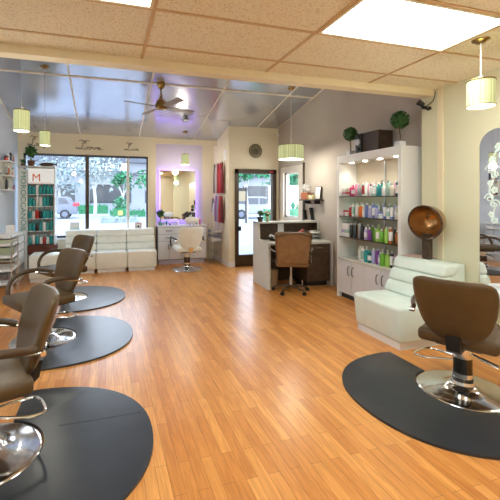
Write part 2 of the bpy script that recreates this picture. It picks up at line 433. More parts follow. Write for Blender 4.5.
tag(MB().box(0, 0, 0, .05, .05, .07, .012).obj('motion_sensor', 'white_paint', None, False, (XB-.06, YD-.055, 2.93)), 'tiny white motion sensor in the wall corner under the sloping ceiling', 'sensor')
tag(MB().tube(smooth_pts([(XR-.006, 3.34, HC-.03), (XR-.006, 3.37, 2.66), (XR-.006, 3.45, 2.62), (XR-.006, 3.47, 2.60)]), .004, 6).obj('cable', 'black'), 'thin black cable running down beside the beam end', 'cable')

# ------------------------------------------------------------------ styling chairs
def rbox(mb, x0, y0, z0, x1, y1, z1, b, seg=4): mb.box(x0, y0, z0, x1, y1, z1, b, seg); return mb
def backrest(wtop=.272, z0=.45, z1=.935, yb=-.235, lean=.165, curve=.075, th=.035, nu=20, nv=18):
    mb = MB(); prof = [(0, .08), (.05, .145), (.13, .195), (.28, .242), (.48, .272), (.7, .288), (.86, .288), (.94, .275), (.98, .245), (1, .20)]
    def w(v):
        for (a, wa), (b, wb) in zip(prof, prof[1:]):
            if v <= b: return (wa+(wb-wa)*(v-a)/(b-a))*wtop/.29
        return prof[-1][1]
    F, K = [], []
    for j in range(nv+1):
        v = .5-.5*math.cos(PI*j/nv)
        rf, rk = [], []
        for i in range(nu+1):
            u = -math.cos(PI*i/nu)
            x = u*w(v); z = z0+(z1-z0)*v - (.012*(1-u*u)*0)
            y = yb - lean*v + curve*(x/.29)**2
            q = max(0., (1-u**4))**.5*max(0., (1-abs(2*v-1)**5))**.5
            e = .006+th*q
            rf.append(mb.bm.verts.new((x, y+e, z))); rk.append(mb.bm.verts.new((x, y-e, z)))
        F.append(rf); K.append(rk)
    for j in range(nv):
        for i in range(nu):
            mb.bm.faces.new((F[j][i], F[j][i+1], F[j+1][i+1], F[j+1][i])); mb.bm.faces.new((K[j][i], K[j+1][i], K[j+1][i+1], K[j][i+1]))
    for i in range(nu):
        mb.bm.faces.new((F[0][i], K[0][i], K[0][i+1], F[0][i+1])); mb.bm.faces.new((F[nv][i], F[nv][i+1], K[nv][i+1], K[nv][i]))
    for j in range(nv):
        mb.bm.faces.new((F[j][0], F[j+1][0], K[j+1][0], K[j][0])); mb.bm.faces.new((F[j][nu], K[j][nu], K[j+1][nu], F[j+1][nu]))
    return mb
def styling_chair(label, loc, rz, foot=0., lever=PI*.5, leather='brown_leather', arm='brown_arm', headrest=False, group=None):
    t = thing('styling_chair', label, 'salon chair', loc, rz, group)
    MB().lathe([(.001, 0), (.325, 0), (.33, .006), (.322, .016), (.30, .021), (.2, .029), (.14, .038), (.115, .052), (.105, .062), (.085, .068), (.08, .09), (.001, .09)], seg=48).obj('base_plate', 'chrome', t, True)
    MB().cyl((0, 0, .09), (0, 0, .115), .072, seg=32).cyl((0, 0, .14), (0, 0, .275), .066, seg=32).obj('pump_sleeve', 'dark_chrome', t, True)
    MB().cyl((0, 0, .08), (0, 0, .30), .060, seg=32).cyl((0, 0, .11), (0, 0, .15), .071, seg=32).cyl((0, 0, .27), (0, 0, .385), .071, seg=32).obj('column', 'chrome', t, True)
    MB().tube(smooth_pts([(.045, -.05, .24), (.09, -.15, .225), (.12, -.25, .21), (.09, -.33, .205), (-.09, -.33, .205), (-.12, -.25, .21), (-.09, -.15, .225), (-.045, -.05, .24)], 4), .0085, 8).obj('footrest', 'chrome', t, True).rotation_euler = (0, 0, foot)
    lv = MB().tube([(.05, 0, .31), (.10, 0, .305), (.15, 0, .29)], .009, 8).obj('pump_lever', 'chrome', t, True); lv.rotation_euler = (0, 0, lever)
    MB().tube([(.13, 0, .296), (.25, 0, .275)], .014, 10).obj('lever_grip', 'chrome', lv, True)
    s = MB(); rbox(s, -.265, -.235, .40, .265, .33, .50, .035, 4)
    for v in s.bm.verts:                                        # softly crowned cushion, narrower at the front
        v.co.x *= 1-.05*(v.co.y+.24)/.5
        if v.co.z > .485: v.co.z += .015*(1-(v.co.x/.25)**2)*(1-((v.co.y-.05)/.29)**2)
    s.obj('seat', leather, t, True)
    MB().box(-.15, -.15, .375, .15, .15, .405).obj('seat_plate', 'dark', t)
    MB().prism([(-.15, .37), (-.275, .375), (-.305, .40), (-.325, .50), (-.30, .51), (-.27, .47), (-.235, .405), (-.15, .40)], -.045, .045, 'X').obj('back_bracket', 'black' if not headrest else 'chrome', t)
    backrest().obj('backrest', leather, t, True)
    for sx in (-1, 1):
        pts = smooth_pts([(sx*.285, -.235, .66), (sx*.315, -.15, .685), (sx*.325, .0, .70), (sx*.322, .12, .68), (sx*.312, .20, .63), (sx*.30, .245, .55), (sx*.285, .25, .48)], 5)
        a = MB().tube(pts, .017, 10, 1.45).obj('armrest', arm, t, True)
        MB().tube(smooth_pts([(sx*.27, -.275, .64), (sx*.295, -.24, .645), (sx*.31, -.15, .66), (sx*.317, -.05, .682)], 3), .010, 8).cyl((sx*.27, -.27, .64), (sx*.305, -.27, .64), .016).tube([(sx*.23, .15, .43), (sx*.275, .22, .44), (sx*.283, .247, .49)], .010, 8).obj('arm_bracket', 'chrome', a, True)
    if headrest:
        MB().box(-.04, -.36, .93, -.025, -.345, 1.03).box(.025, -.36, .93, .04, -.345, 1.03).obj('headrest_post', 'chrome', t)
        hr = MB(); hr.sph((0, -.34, 1.07), 1, 3, (.15, .05, .07)); hr.obj('headrest', leather, t, True)
    return t
def ang(fx, fy): return math.atan2(fy, fx)-PI/2      # local +Y -> forward
def D_mat(label, x0, yc, side, bc, rot=0):
    # D shaped anti-fatigue mat: straight edge at x0, bulge towards side, circular notch for the chair base
    hw, dp = .745, .89; pts = []
    n = 40
    for i in range(n+1):
        a = -PI/2+PI*i/n
        ca, sa = math.cos(a), math.sin(a)
        ex = .82
        pts.append((x0+side*dp*abs(ca)**ex, yc+hw*math.copysign(abs(sa)**.92, sa)))
    rn = .336; k = 24
    dxx = x0-bc[0]
    a0 = math.acos(max(-1, min(1, dxx*side/rn)))
    for i in range(k+1):
        a = a0-2*a0*i/k
        pts.append((bc[0]+side*rn*math.cos(a), bc[1]+rn*math.sin(a)))
    if side < 0: pts = pts[::-1]
    b = MB().prism(pts, 0, .018, 'Z', .012, 3)
    return tag(b.obj('floor_mat', 'black_rubber', None, True), label, 'floor mat', 'anti-fatigue mats')
chairs = [(-.70, 2.46), (-.64, 4.32), (-.60, 6.0)]
fw = [(-.93, -.36), (-.84, -.54), (-.82, -.57)]
matl = ['black D-shaped floor mat under the nearest of the three lined-up brown chairs, creased across',
        'black D-shaped floor mat under the middle one of the three lined-up brown chairs',
        'black D-shaped floor mat under the farthest of the three lined-up brown chairs']
chl = ['closest brown leather styling chair of the row of three, cut by the picture edge',
       'middle brown leather styling chair of the row of three on black mats',
       'brown leather styling chair of the row of three nearest the window settees']
for (x, y), ml, cl, fv in zip(chairs, matl, chl, fw):
    fm = D_mat(ml, -.60, y-.03, 1, (x, y))
    styling_chair(cl, (x, y, 0), ang(*fv), foot=0, lever=2.6, group='brown styling chairs')
    if y < 3: MB().tube([(-.30, 2.63, .017), (-.05, 2.628, .017), (.235, 2.63, .017)], .005, 6, .8).obj('crease', 'black_rubber', fm, True)
D_mat('black D-shaped floor mat under the single brown chair facing the arched mirror', 2.67, 2.23, -1, (2.70, 2.225))
styling_chair('brown leather styling chair seen from behind, standing alone before the arched mirror', (2.70, 2.225, 0), ang(.88, .475), foot=-PI/2-.20, lever=-.25, group='brown styling chairs')
styling_chair('cream leather styling chair with a headrest in front of the alcove vanity', (1.66, 7.72, 0), ang(-.05, 1), foot=PI, lever=1., leather='white_leather', arm='black', headrest=True)

# ------------------------------------------------------------------ settees
def settee(label, loc, rz, W=.62, D=.82, leather='white_leather', seat_h=.43, back_h=.82, group=None, rolls=3, ins=.07):
    # local: width along X, front towards -Y, back at +Y = D
    t = thing('settee', label, 'settee', loc, rz, group)
    MB().box(.03, .05, 0, W-.03, D-.02, ins).obj('plinth', 'white_paint', t)
    s = MB(); s.box(0, 0, ins, W, D-.22, seat_h, .035, 4)
    for v in s.bm.verts:
        if v.co.z < ins+.05 and v.co.y < .1: v.co.y += .035
        if v.co.z > seat_h-.01: v.co.z += .012*(1-((v.co.x-W/2)/(W/2))**2)
    s.obj('seat', leather, t, True)
    b = MB(); b.prism([(D-.27, ins), (D-.02, ins), (D-.02, back_h), (D-.16, back_h), (D-.27, seat_h)], 0.005, W-.005, 'X'); b.obj('back_frame', leather, t)
    h = (back_h-seat_h+.015)/rolls
    for k in range(rolls):
        r = MB(); zz = seat_h-.005+h*k; yy = D-.435+.062*k
        r.box(.0, yy, zz-.002, W, yy+.21, zz+h+.002, .034, 5)
        for v in r.bm.verts: v.co.y += (v.co.z-zz-h/2)*.40+.012*abs((v.co.z-zz-h/2)/(h/2))**2.5*(1 if v.co.y < yy+.1 else 0)
        r.obj('back_cushion_roll', leather, t, True)
    return t
settee('mint-white channel-backed settee beside the product shelving unit', (2.755, 3.655, 0), -PI/2, W=.70, D=.885, leather='mint_leather')
# three joined modules under the window
for i, (x, lb) in enumerate(((-.815, 'white leather settee module under the window, first of the row, behind the brown chair'), (-.195, 'white leather settee module in the middle of the row under the window'), (.425, 'white leather settee module at the vanity end of the row under the window'))):
    settee(lb, (x, 7.82, 0), 0, W=[.615, .615, .61][i], D=.76, group='window settees', rolls=3, seat_h=.42, back_h=.84, ins=.06)
t = thing('ottoman', 'low white block seat between the drawer cart and the farthest brown chair', 'ottoman', (-1.33, 7.28, 0))
MB().box(.02, .02, 0, .58, .48, .07).obj('plinth', 'white_paint', t); MB().box(0, 0, .06, .60, .5, .49, .03, 3).obj('seat', 'white_leather', t, True)

# ------------------------------------------------------------------ bottles and boxes
BK = {}
def bottle_meshes(kind):
    if kind in BK: return BK[kind]
    if kind == 'round': body = [(.001, 0), (.026, 0), (.028, .004), (.028, .115), (.022, .13), (.011, .138), (.001, .138)]; cap = [(.001, .138), (.012, .138), (.012, .165), (.001, .167)]
    if kind == 'tall': body = [(.001, 0), (.022, 0), (.024, .004), (.024, .16), (.012, .175), (.001, .175)]; cap = [(.001, .175), (.010, .175), (.009, .20), (.001, .202)]
    if kind == 'pump': body = [(.001, 0), (.03, 0), (.032, .004), (.032, .14), (.012, .158), (.001, .158)]; cap = [(.001, .158), (.012, .158), (.012, .172), (.005, .173), (.005, .198), (.014, .20), (.014, .208), (.001, .208)]
    if kind == 'jar': body = [(.001, 0), (.033, 0), (.035, .004), (.035, .06), (.001, .062)]; cap = [(.001, .062), (.036, .062), (.036, .085), (.001, .086)]
    if kind == 'tube': body = [(.001, .03), (.019, .03), (.022, .06), (.026, .15), (.024, .152), (.001, .152)]; cap = [(.001, 0), (.019, 0), (.020, .03), (.001, .03)]
    if kind == 'can': body = [(.001, 0), (.022, 0), (.022, .17), (.016, .18), (.001, .18)]; cap = [(.001, .18), (.016, .18), (.016, .205), (.001, .205)]
    BK[kind] = (body, cap); return BK[kind]
def bottle(kind, loc, cbody, ccap, label, group, s=1., cat='bottle', clabel=None):
    name = {'jar': 'product_jar', 'tube': 'product_tube', 'can': 'spray_can'}.get(kind, 'product_bottle')
    t = thing(name, label, cat if kind != 'jar' else 'jar', loc, R.uniform(-.3, .3), group)
    b, c = bottle_meshes(kind)
    MB().lathe([(r*s, z*s) for r, z in b], seg=14).obj('body', cmat(cbody), t, True)
    MB().lathe([(r*s, z*s) for r, z in c], seg=10).obj('cap', cmat(ccap), t, True)
    if clabel:
        z0, z1 = b[2][1]*s+.03*s, b[3][1]*s-.02*s; rr = b[2][0]*s+.0008
        if z1 > z0: MB().lathe([(rr-.001, z0), (rr, z0), (rr, z1), (rr-.001, z1)], seg=14).obj('paper_label', cmat(clabel), t, True)
    return t
def carton(loc, w, d, h, c, label, group, cp=None):
    t = thing('product_box', label, 'box', loc, R.uniform(-.08, .08), group)
    MB().box(-w/2, -d/2, 0, w/2, d/2, h, .002, 1).obj('carton', cmat(c), t)
    if cp: MB().box(-w/2-.001, -d/2-.001, h*.3, w/2+.001, d/2+.001, h*.55).obj('printed_band', cmat(cp), t)
    return t
WH, CR, TL, DT, MG, PK, RD, ORG = (.8, .8, .78), (.72, .68, .55), (.02, .33, .34), (.01, .12, .13), (.62, .02, .16), (.75, .3, .45), (.5, .04, .03), (.8, .16, .01)
BL, LI, PU, GR, LM, BK_, GY, AM, SG = (.16, .22, .55), (.45, .42, .68), (.2, .05, .28), (.16, .42, .04), (.35, .6, .1), (.02, .02, .025), (.35, .36, .38), (.42, .13, .03), (.35, .55, .48)
CN = {WH: 'white', CR: 'cream', TL: 'teal', DT: 'dark teal', MG: 'magenta', PK: 'pink', RD: 'red', ORG: 'orange', BL: 'blue', LI: 'lilac', PU: 'purple', GR: 'green', LM: 'lime', BK_: 'black', GY: 'grey', AM: 'amber', SG: 'sage green'}
ORD = ['first', 'second', 'third', 'fourth', 'fifth', 'sixth', 'seventh', 'eighth', 'ninth', 'tenth', 'eleventh', 'twelfth', 'thirteenth', 'fourteenth', 'fifteenth', 'sixteenth', 'seventeenth', 'eighteenth', 'nineteenth', 'twentieth']

# ------------------------------------------------------------------ product shelving unit (right)
U0, U1, UF, UH = 3.665, 4.97, 3.46, 2.17
t = thing('display_shelving', 'tall white lit shelving unit full of hair products beside the mint settee', 'shelving unit', (XB-.002, U0, 0))
def L(mb): bmesh.ops.translate(mb.bm, verts=mb.bm.verts, vec=(-(XB-.002), -U0, 0)); return mb
L(B(UF, U0, 0, XB-.002, U0+.05, UH)).obj('side_panel', 'white_paint', t)
L(B(UF, U1-.05, 0, XB-.002, U1, UH)).obj('side_panel', 'white_paint', t)
L(B(XB-.02, U0+.05, 0, XB-.002, U1-.05, UH-.02)).obj('back_panel', 'tan_panel', t)
L(B(UF, U0+.05, UH-.11, XB-.02, U1-.05, UH)).obj('top_box', 'white_paint', t)
for i in range(4):
    yy = U0+.2+i*.30
    dl = L(MB().cyl((UF+.12, yy, UH-.118), (UF+.12, yy, UH-.108), .03)).obj('downlight', 'spot', t)
    Ls = bpy.data.lights.new('downlight_beam', 'SPOT'); Ls.energy = 3.5; Ls.spot_size = 2.2; Ls.spot_blend = .8; Ls.color = (1, .93, .8); Ls.shadow_soft_size = .03
    lo = bpy.data.objects.new('downlight_beam', Ls); col.objects.link(lo); lo.parent = t; lo.location = (UF+.12-(XB-.002), yy-U0, UH-.125)
shelfz = [1.55, 1.25, .935]
for z in shelfz:
    L(B(UF+.01, U0+.05, z-.012, XB-.02, U1-.05, z)).obj('glass_shelf', 'shelf_glass', t)
    L(B(UF+.005, U0+.05, z-.014, UF+.012, U1-.05, z+.001)).obj('shelf_edge', 'walnut', t)
L(B(XB-.035, U0+.62, .62, XB-.02, U0+.64, UH-.11)).obj('shelf_standard', 'brushed', t)
L(B(UF-.01, U0+.05, .585, XB-.02, U1-.05, .615)).obj('counter', 'laminate', t)
L(B(UF+.02, U0+.05, .08, XB-.02, U1-.05, .585)).obj('base_cabinet', 'carcass_gap_shade', t)
L(B(UF+.05, U0+.05, 0, XB-.02, U1-.05, .08)).obj('plinth', 'dark', t)
dw = (U1-U0-.1)/4
for i in range(4):
    ya = U0+.05+dw*i
    dr = L(B(UF+.0, ya+.004, .085, UF+.02, ya+dw-.004, .58)).obj('door', 'cabinet_white', t)
    hy = ya+dw-.05 if i % 2 == 0 else ya+.05
    L(MB().tube(smooth_pts([(UF+.004, hy, .37), (UF-.025, hy, .39), (UF-.03, hy, .44), (UF-.025, hy, .49), (UF+.004, hy, .51)], 3), .0055, 6)).obj('handle', 'dark_chrome', dr, True)
rows = [
 (shelfz[0], 'upper glass shelf', [('box', WH, PK), ('box', CR, RD), ('round', MG, WH), ('round', MG, MG), ('tall', PK, WH), ('round', GY, PK), ('tube', RD, WH), ('can', WH, WH), ('round', WH, BK_), ('pump', SG, WH), ('round', TL, TL), ('pump', TL, DT), ('round', WH, WH), ('tall', SG, DT), ('round', CR, GY), ('tall', DT, WH), ('can', WH, WH)]),
 (shelfz[1], 'middle glass shelf', [('jar', PK, RD), ('jar', WH, RD), ('round', RD, WH), ('tall', WH, WH), ('tall', WH, CR), ('pump', ORG, WH), ('round', WH, WH), ('tall', BL, WH), ('round', LI, WH), ('tall', BL, LI), ('round', LI, BL), ('jar', WH, BL), ('tube', WH, BL), ('round', WH, GY), ('tube', WH, BL), ('round', CR, WH), ('tube', GY, WH)]),
 (shelfz[2], 'lower glass shelf', [('boxL', WH, LI), ('boxL', WH, SG), ('tall', BK_, WH), ('can', BK_, GY), ('tall', GY, WH), ('tall', BK_, BK_), ('round', LI, WH), ('round', PU, WH), ('round', GR, WH), ('pump', LM, LM), ('round', GR, WH), ('tall', LM, WH), ('tall', AM, CR), ('round', AM, CR), ('tall', WH, AM)]),
 (.615, 'cabinet counter', [('tall', CR, WH), ('tall', WH, WH), ('pump', TL, WH), ('round', DT, TL), ('tall', LI, WH), ('tall', PU, LI), ('round', LI, WH), ('pump', GR, WH), ('pump', LM, WH), ('tall', BK_, WH), ('round', GY, PK)]),
]
for z, rn, its in rows:
    y_hi, y_lo = (U1-.10, U0+.09) if rn != 'cabinet counter' else (4.52, 3.86)
    n = len(its)
    for i, (k, c1, c2) in enumerate(its):
        y = y_hi-(y_hi-y_lo)*i/(n-1); x = UF+.085+R.uniform(-.02, .02)
        lb = '%s %s, %s from far end of %s, white shelving' % (CN[c1], {'box': 'carton', 'boxL': 'carton', 'jar': 'jar with a %s lid' % CN[c2], 'tube': 'tube', 'can': 'spray can', 'pump': 'pump bottle', 'tall': 'slim bottle', 'round': 'bottle'}[k], ORD[i], rn)
        pass
        gp = 'hair products on the '+rn
        if k == 'box': carton((x, y, z), .06, .065, .12, c1, lb, gp, c2)
        elif k == 'boxL': carton((x+.02, y, z), .10, .082, .20, c1, lb, gp, c2)
        else: bottle(k, (x, y, z), c1, c2, lb, gp, 1.0 if z > 1 else 1.08, clabel=(WH if (i*7) % 3 == 0 and c1 != WH else (SG if c1 == WH and i % 2 else None)))
    if z in shelfz:
        for i in range(11):
            y = y_hi-.04-(y_hi-y_lo-.05)*i/10.
            c1, c2 = R.choice([WH, WH, CR, SG, LI]) if z == shelfz[1] else R.choice([WH, PK, SG, WH, TL] if z == shelfz[0] else [BK_, GY, PU, LI, GR, AM]), WH
            bottle('tall', (UF+.2+R.uniform(-.01, .01), y, z), c1, c2, '%s slim bottle, %s from far end in rear row of %s' % (CN[c1], ORD[i], rn), 'hair products on the '+rn, 1.0)
# on top of the unit
def topiary(loc, s, label):
    t = thing('topiary', label, 'topiary', loc, 0, 'topiaries')
    MB().box(-.05*s, -.05*s, 0, .05*s, .05*s, .08*s, .006).obj('pot', 'white_gloss', t)
    MB().tube(smooth_pts([(0, 0, .07*s), (.008, .004, .15*s), (-.006, 0, .22*s), (0, 0, .3*s)], 3), .008*s, 8).obj('stem', 'bark', t, True)
    f = MB().sph((0, 0, .36*s), .085*s, 3); f.leaves((0, 0, .36*s), .115*s, 900, .016*s, R, shell=.72); f.obj('foliage', 'leaf', t)
topiary((3.58, 4.80, UH), .92, 'small ball topiary in a white pot at the desk end of the shelving unit top')
topiary((3.60, 3.83, UH), .98, 'larger ball topiary in a white pot at the near end of the shelving unit top')
t = thing('wooden_box', 'dark brown antique wooden box with a round metal clock face on its end', 'box', (3.58, 4.27, UH))
MB().box(-.10, -.19, 0, .14, .24, .27, .006).obj('case', 'dark_wood', t)
MB().box(-.125, .13, .0, -.10, .25, .27, .004).obj('front_plate', 'black', t)
MB().lathe([(.001, -.14), (.045, -.14), (.048, -.125), (.001, -.125)], (0, .19, .15), 20, 'X').obj('clock_face', 'brushed', t, True)
MB().lathe([(.001, -.145), (.02, -.145), (.02, -.13), (.001, -.13)], (0, .19, .24), 12, 'X').lathe([(.001, -.145), (.022, -.145), (.022, -.13), (.001, -.13)], (0, .19, .05), 12, 'X').obj('knob', 'dark', t, True)

# ------------------------------------------------------------------ hood dryer and bench accessories
t = thing('hood_dryer', 'bronze bowl hood dryer on a dark arm above the mint settee back', 'hair dryer', (3.48, 3.30, .82))
MB().box(-.035, -.045, .0, .035, .045, .30, .01).obj('arm', 'dark_wood', t)
hd = MB(); seg = 40
prof = [(.0, .16), (.06, .155), (.12, .12), (.165, .05), (.185, -.03), (.19, -.08)]
rin = [(.178, -.08), (.172, -.02), (.15, .05), (.11, .105), (.055, .14), (.0, .145)]
def bowl(pr):
    m = MB(); rings = []
    for r, z in pr:
        rings.append([m.bm.verts.new((max(r, .002)*math.cos(2*PI*i/seg), max(r, .002)*math.sin(2*PI*i/seg), z)) for i in range(seg)])
    for a, b in zip(rings, rings[1:]):
        for i in range(seg): m.bm.faces.new((a[i], a[(i+1) % seg], b[(i+1) % seg], b[i]))
    return m
RM = Matrix.Rotation(math.radians(-62), 3, 'X')
DZ = ang(-.97, -.25)
def orient(m, off=(0, -.02, .44)):
    bmesh.ops.rotate(m.bm, verts=m.bm.verts, cent=(0, 0, 0), matrix=Matrix.Rotation(DZ, 3, 'Z') @ Matrix.Rotation(math.radians(82), 3, 'X'))
    bmesh.ops.translate(m.bm, verts=m.bm.verts, vec=off); return m
o = orient(bowl(prof+[(.19, -.08), (.178, -.08)])).obj('hood_shell', 'bronze', t, True)
orient(bowl(rin)).obj('hood_lining', 'bronze', t, True)
m = MB().tube([(.186*math.cos(2*PI*i/40), .186*math.sin(2*PI*i/40), -.08) for i in range(40)], .010, 8, closed=True)
orient(m).obj('hood_rim', 'hood_shell', t, True)
for k, (x, y, a, lb) in enumerate(((3.36, 3.50, .3, 'open magazine with pale pink pages on top of the settee back'),)):
    mz = MB(); mz.box(-.11, -.15, 0, .11, 0, .012).box(-.11, .0, 0, .11, .15, .008); tag(mz.obj('magazine', cmat((.6, .42, .36)), None, False, (x+.16, y-.04, .835)), lb, 'magazine').rotation_euler = (0, 0, a)
t = thing('wall_ledge', 'white ledge shelf fixed to the wall below the arched mirror', 'shelf', (XR, 2.2, 0))
MB().box(-.20, -1.0, .60, 0, .58, .655, .006).obj('shelf_board', 'white_gloss', t)
MB().box(-.16, -.9, .25, 0, -.86, .60).obj('bracket', 'white_paint', t); MB().box(-.16, .50, .25, 0, .54, .60).obj('bracket', 'white_paint', t)

# ------------------------------------------------------------------ arched mirror on right wall
t = thing('wall_mirror', 'large arched wall mirror with white flower scrolls along its edge', 'mirror', (XR-.002, 2.0, 0))
pts = [(-.81, .66), (.81, .66)]
n = 12; cr = .17; top = 2.20
for i in range(n+1):
    a = PI/2*i/n; pts.append((.81-cr+cr*math.cos(a), top-cr+cr*math.sin(a)))
for i in range(n+1):
    a = PI/2+PI/2*i/n; pts.append((-.81+cr+cr*math.cos(a), top-cr+cr*math.sin(a)))
MB().prism(pts, -.012, 0, 'X').obj('mirror_glass', 'mirror', t)
dc = MB(); X0 = -.0135
def flower(y, z, r):
    r *= .75
    for k in range(5):
        a = 2*PI*k/5
        dc.lathe([(.001, X0-.0008), (r*.42, X0-.0008), (r*.42, X0+.001), (.001, X0+.001)], (0, y+r*.55*math.cos(a), z+r*.55*math.sin(a)), 10, 'X')
def scroll(y, z, s, sg):
    P = []
    for k in range(22):
        a = k*.42; rr = s*(1-k/24)
        P.append((X0, y+sg*rr*math.cos(a), z+rr*math.sin(a)))
    dc.tube(P, .006, 5)
for y, z, r in ((.62, 2.02, .055), (.50, 2.08, .06), (.34, 2.12, .05), (.68, 1.90, .05), (.70, 1.67, .045), (.66, 1.60, .05), (.69, 1.36, .045), (.66, 1.30, .05)): flower(y, z, r)
for y, z, s_, sg in ((.70, 1.80, .05, 1), (.66, 1.74, .04, -1), (.71, 1.52, .05, 1), (.66, 1.46, .05, -1), (.58, 1.93, .05, -1), (.42, 2.02, .05, 1)): scroll(y, z, s_, sg)
dc.tube(smooth_pts([(X0, .40, 2.1), (X0, .58, 2.05), (X0, .68, 1.9), (X0, .66, 1.75), (X0, .71, 1.6), (X0, .66, 1.45), (X0, .69, 1.3)], 5), .006, 5)
dc.obj('flower_decal', 'decal', t)

# ------------------------------------------------------------------ reception desk
t = thing('reception_desk', 'white reception desk with dark cubby hutch and brown drawer pedestal', 'desk', (2.57, 5.50, 0))
W = XB-.01-2.57
MB().prism([(.08, 0), (.74, 0), (.74, 1.09), (.53, 1.09), (.50, .80), (.08, .77)], 0, .04, 'X').obj('side_panel', 'laminate', t)
MB().box(.04, .70, 0, W, .74, 1.07).obj('front_panel', 'walnut', t)
MB().box(0, .50, 1.07, W, .74, 1.10).obj('hutch_top', 'laminate', t)
MB().box(.04, .52, .77, .06, .70, 1.07).box(W-.03, .52, .77, W, .70, 1.07).box(.04, .69, .77, W, .70, 1.07).obj('hutch_lining', 'walnut', t)
MB().box(W-.03, .50, .77, W, .52, 1.07).obj('hutch_side', 'laminate', t)
MB().prism([(.04, .70), (.04, .14), (.14, .05), (W, .05), (W, .70)], .735, .77).obj('worktop', 'laminate', t)
MB().box(W-.50, .08, .09, W-.05, .60, .735).obj('pedestal', 'walnut', t)
MB().box(W-.46, .14, 0, W-.08, .58, .09).obj('plinth', 'black', t)
MB().box(W-.04, .05, 0, W, .62, .735).obj('end_panel', 'laminate', t)
dr = MB().box(W-.49, .065, .60, W-.06, .08, .73).obj('drawer', 'walnut', t)
MB().tube([(W-.34, .065, .67), (W-.34, .045, .67), (W-.22, .045, .67), (W-.22, .065, .67)], .006, 6).obj('handle', 'chrome', dr, True)
dr = MB().box(W-.49, .065, .10, W-.06, .08, .595).obj('door', 'walnut', t)
MB().tube([(W-.44, .065, .54), (W-.44, .045, .54), (W-.44, .045, .42), (W-.44, .065, .42)], .006, 6).obj('handle', 'chrome', dr, True)
# things on the desk
def pot_plant(loc, s, pot, label, leaf='leaf', n=60, spread=.09, h=.2, cat='plant', group=None, lsize=.03):
    t = thing('potted_plant', label, cat, loc, R.uniform(0, 3), group)
    MB().lathe([(.001, 0), (.04*s, 0), (.055*s, .08*s), (.058*s, .085*s), (.05*s, .085*s), (.001, .07*s)], seg=18).obj('pot', pot, t, True)
    f = MB()
    for k in range(7):
        a = 2*PI*k/7; f.tube(smooth_pts([(0, 0, .07*s), (spread*.3*math.cos(a)*s, spread*.3*math.sin(a)*s, h*.5*s), (spread*math.cos(a)*s*R.uniform(.3, 1), spread*math.sin(a)*s*R.uniform(.3, 1), h*s*R.uniform(.7, 1.1))], 3), .003*s, 5)
    f.leaves((0, 0, h*.75*s), spread*1.0*s, n, lsize*s, R, (1, 1, 1.1), .1); f.obj('foliage', leaf, t)
    return t
pot_plant((2.66, 6.12, 1.10), 1., 'black', 'dark leafy plant in a black pot on the reception desk top', n=70, spread=.05, h=.2)
t = thing('flower_vase', 'glass vase of pale flowers on the reception desk top', 'vase', (2.80, 6.12, 1.10))
MB().lathe([(.001, 0), (.03, 0), (.035, .05), (.022, .09), (.026, .10), (.001, .10)]).obj('vase', 'pale_green', t, True)
fl = MB()
for k in range(14): fl.sph((R.uniform(-.05, .05), R.uniform(-.05, .05), R.uniform(.11, .18)), R.uniform(.012, .022), 1)
fl.obj('blossoms', cmat((.6, .6, .42)), t)
MB().leaves((0, 0, .13), .05, 60, .02, R).obj('foliage', 'leaf', t)
t = thing('telephone', 'black desk telephone with a white handset near the cubby', 'telephone', (2.88, 5.92, .77), .3)
MB().prism([(-.09, 0), (.09, 0), (.09, .06), (-.09, .02)], -.08, .08, 'X').obj('body', 'black', t)
MB().tube(smooth_pts([(-.09, -.06, .05), (-.09, -.05, .08), (-.09, .05, .1), (-.09, .07, .07)], 3), .018, 8).obj('handset', 'paper', t, True)
tag(MB().box(-.06, 0, 0, .06, .004, .15).obj('note_card', 'paper', None, False, (3.10, 6.185, .90)), 'white note card stuck at the back of the desk cubby', 'card')
t = thing('paper_stack', 'loose stack of papers and folders on the desk behind the tan chair', 'papers', (3.12, 5.88, .77), .1)
for k, c in enumerate(((.7, .7, .68), (.3, .32, .35), (.8, .8, .78))):
    MB().box(-.12+.02*k, -.09, .015*k, .12, .09, .014+.015*k).obj('sheet_bundle', cmat(c), t)
t = thing('desk_organiser', 'white three-tray letter organiser at the wall end of the desk', 'tray', (3.60, 5.93, .77))
for k in range(3): MB().box(-.11, -.10, .06*k, .11, .10, .06*k+.006).box(-.11, .092, .06*k, .11, .10, .06*k+.035).obj('tray', 'paper', t)
MB().box(-.11, -.1, 0, -.104, .1, .17).box(.104, -.1, 0, .11, .1, .17).obj('side_frame', 'brushed', t)
t = thing('flower_pot', 'small red and pink flower bunch on the desk behind the chair back', 'flowers', (3.38, 5.98, .77))
MB().lathe([(.001, 0), (.035, 0), (.045, .09), (.001, .09)]).obj('pot', 'copper_red', t, True)
f = MB()
for k in range(10): f.sph((R.uniform(-.05, .05), R.uniform(-.05, .05), R.uniform(.11, .18)), .02, 1)
f.obj('blossoms', cmat((.6, .16, .12)), t)
t = thing('waste_bin', 'tan waste bin on the floor inside the desk side panel', 'bin', (2.72, 5.75, 0))
m = MB().lathe([(.001, 0), (.085, 0), (.105, .30), (.11, .30), (.11, .305), (.10, .305), (.085, .02), (.001, .02)]); m.obj('bin_body', 'tan', t, True)
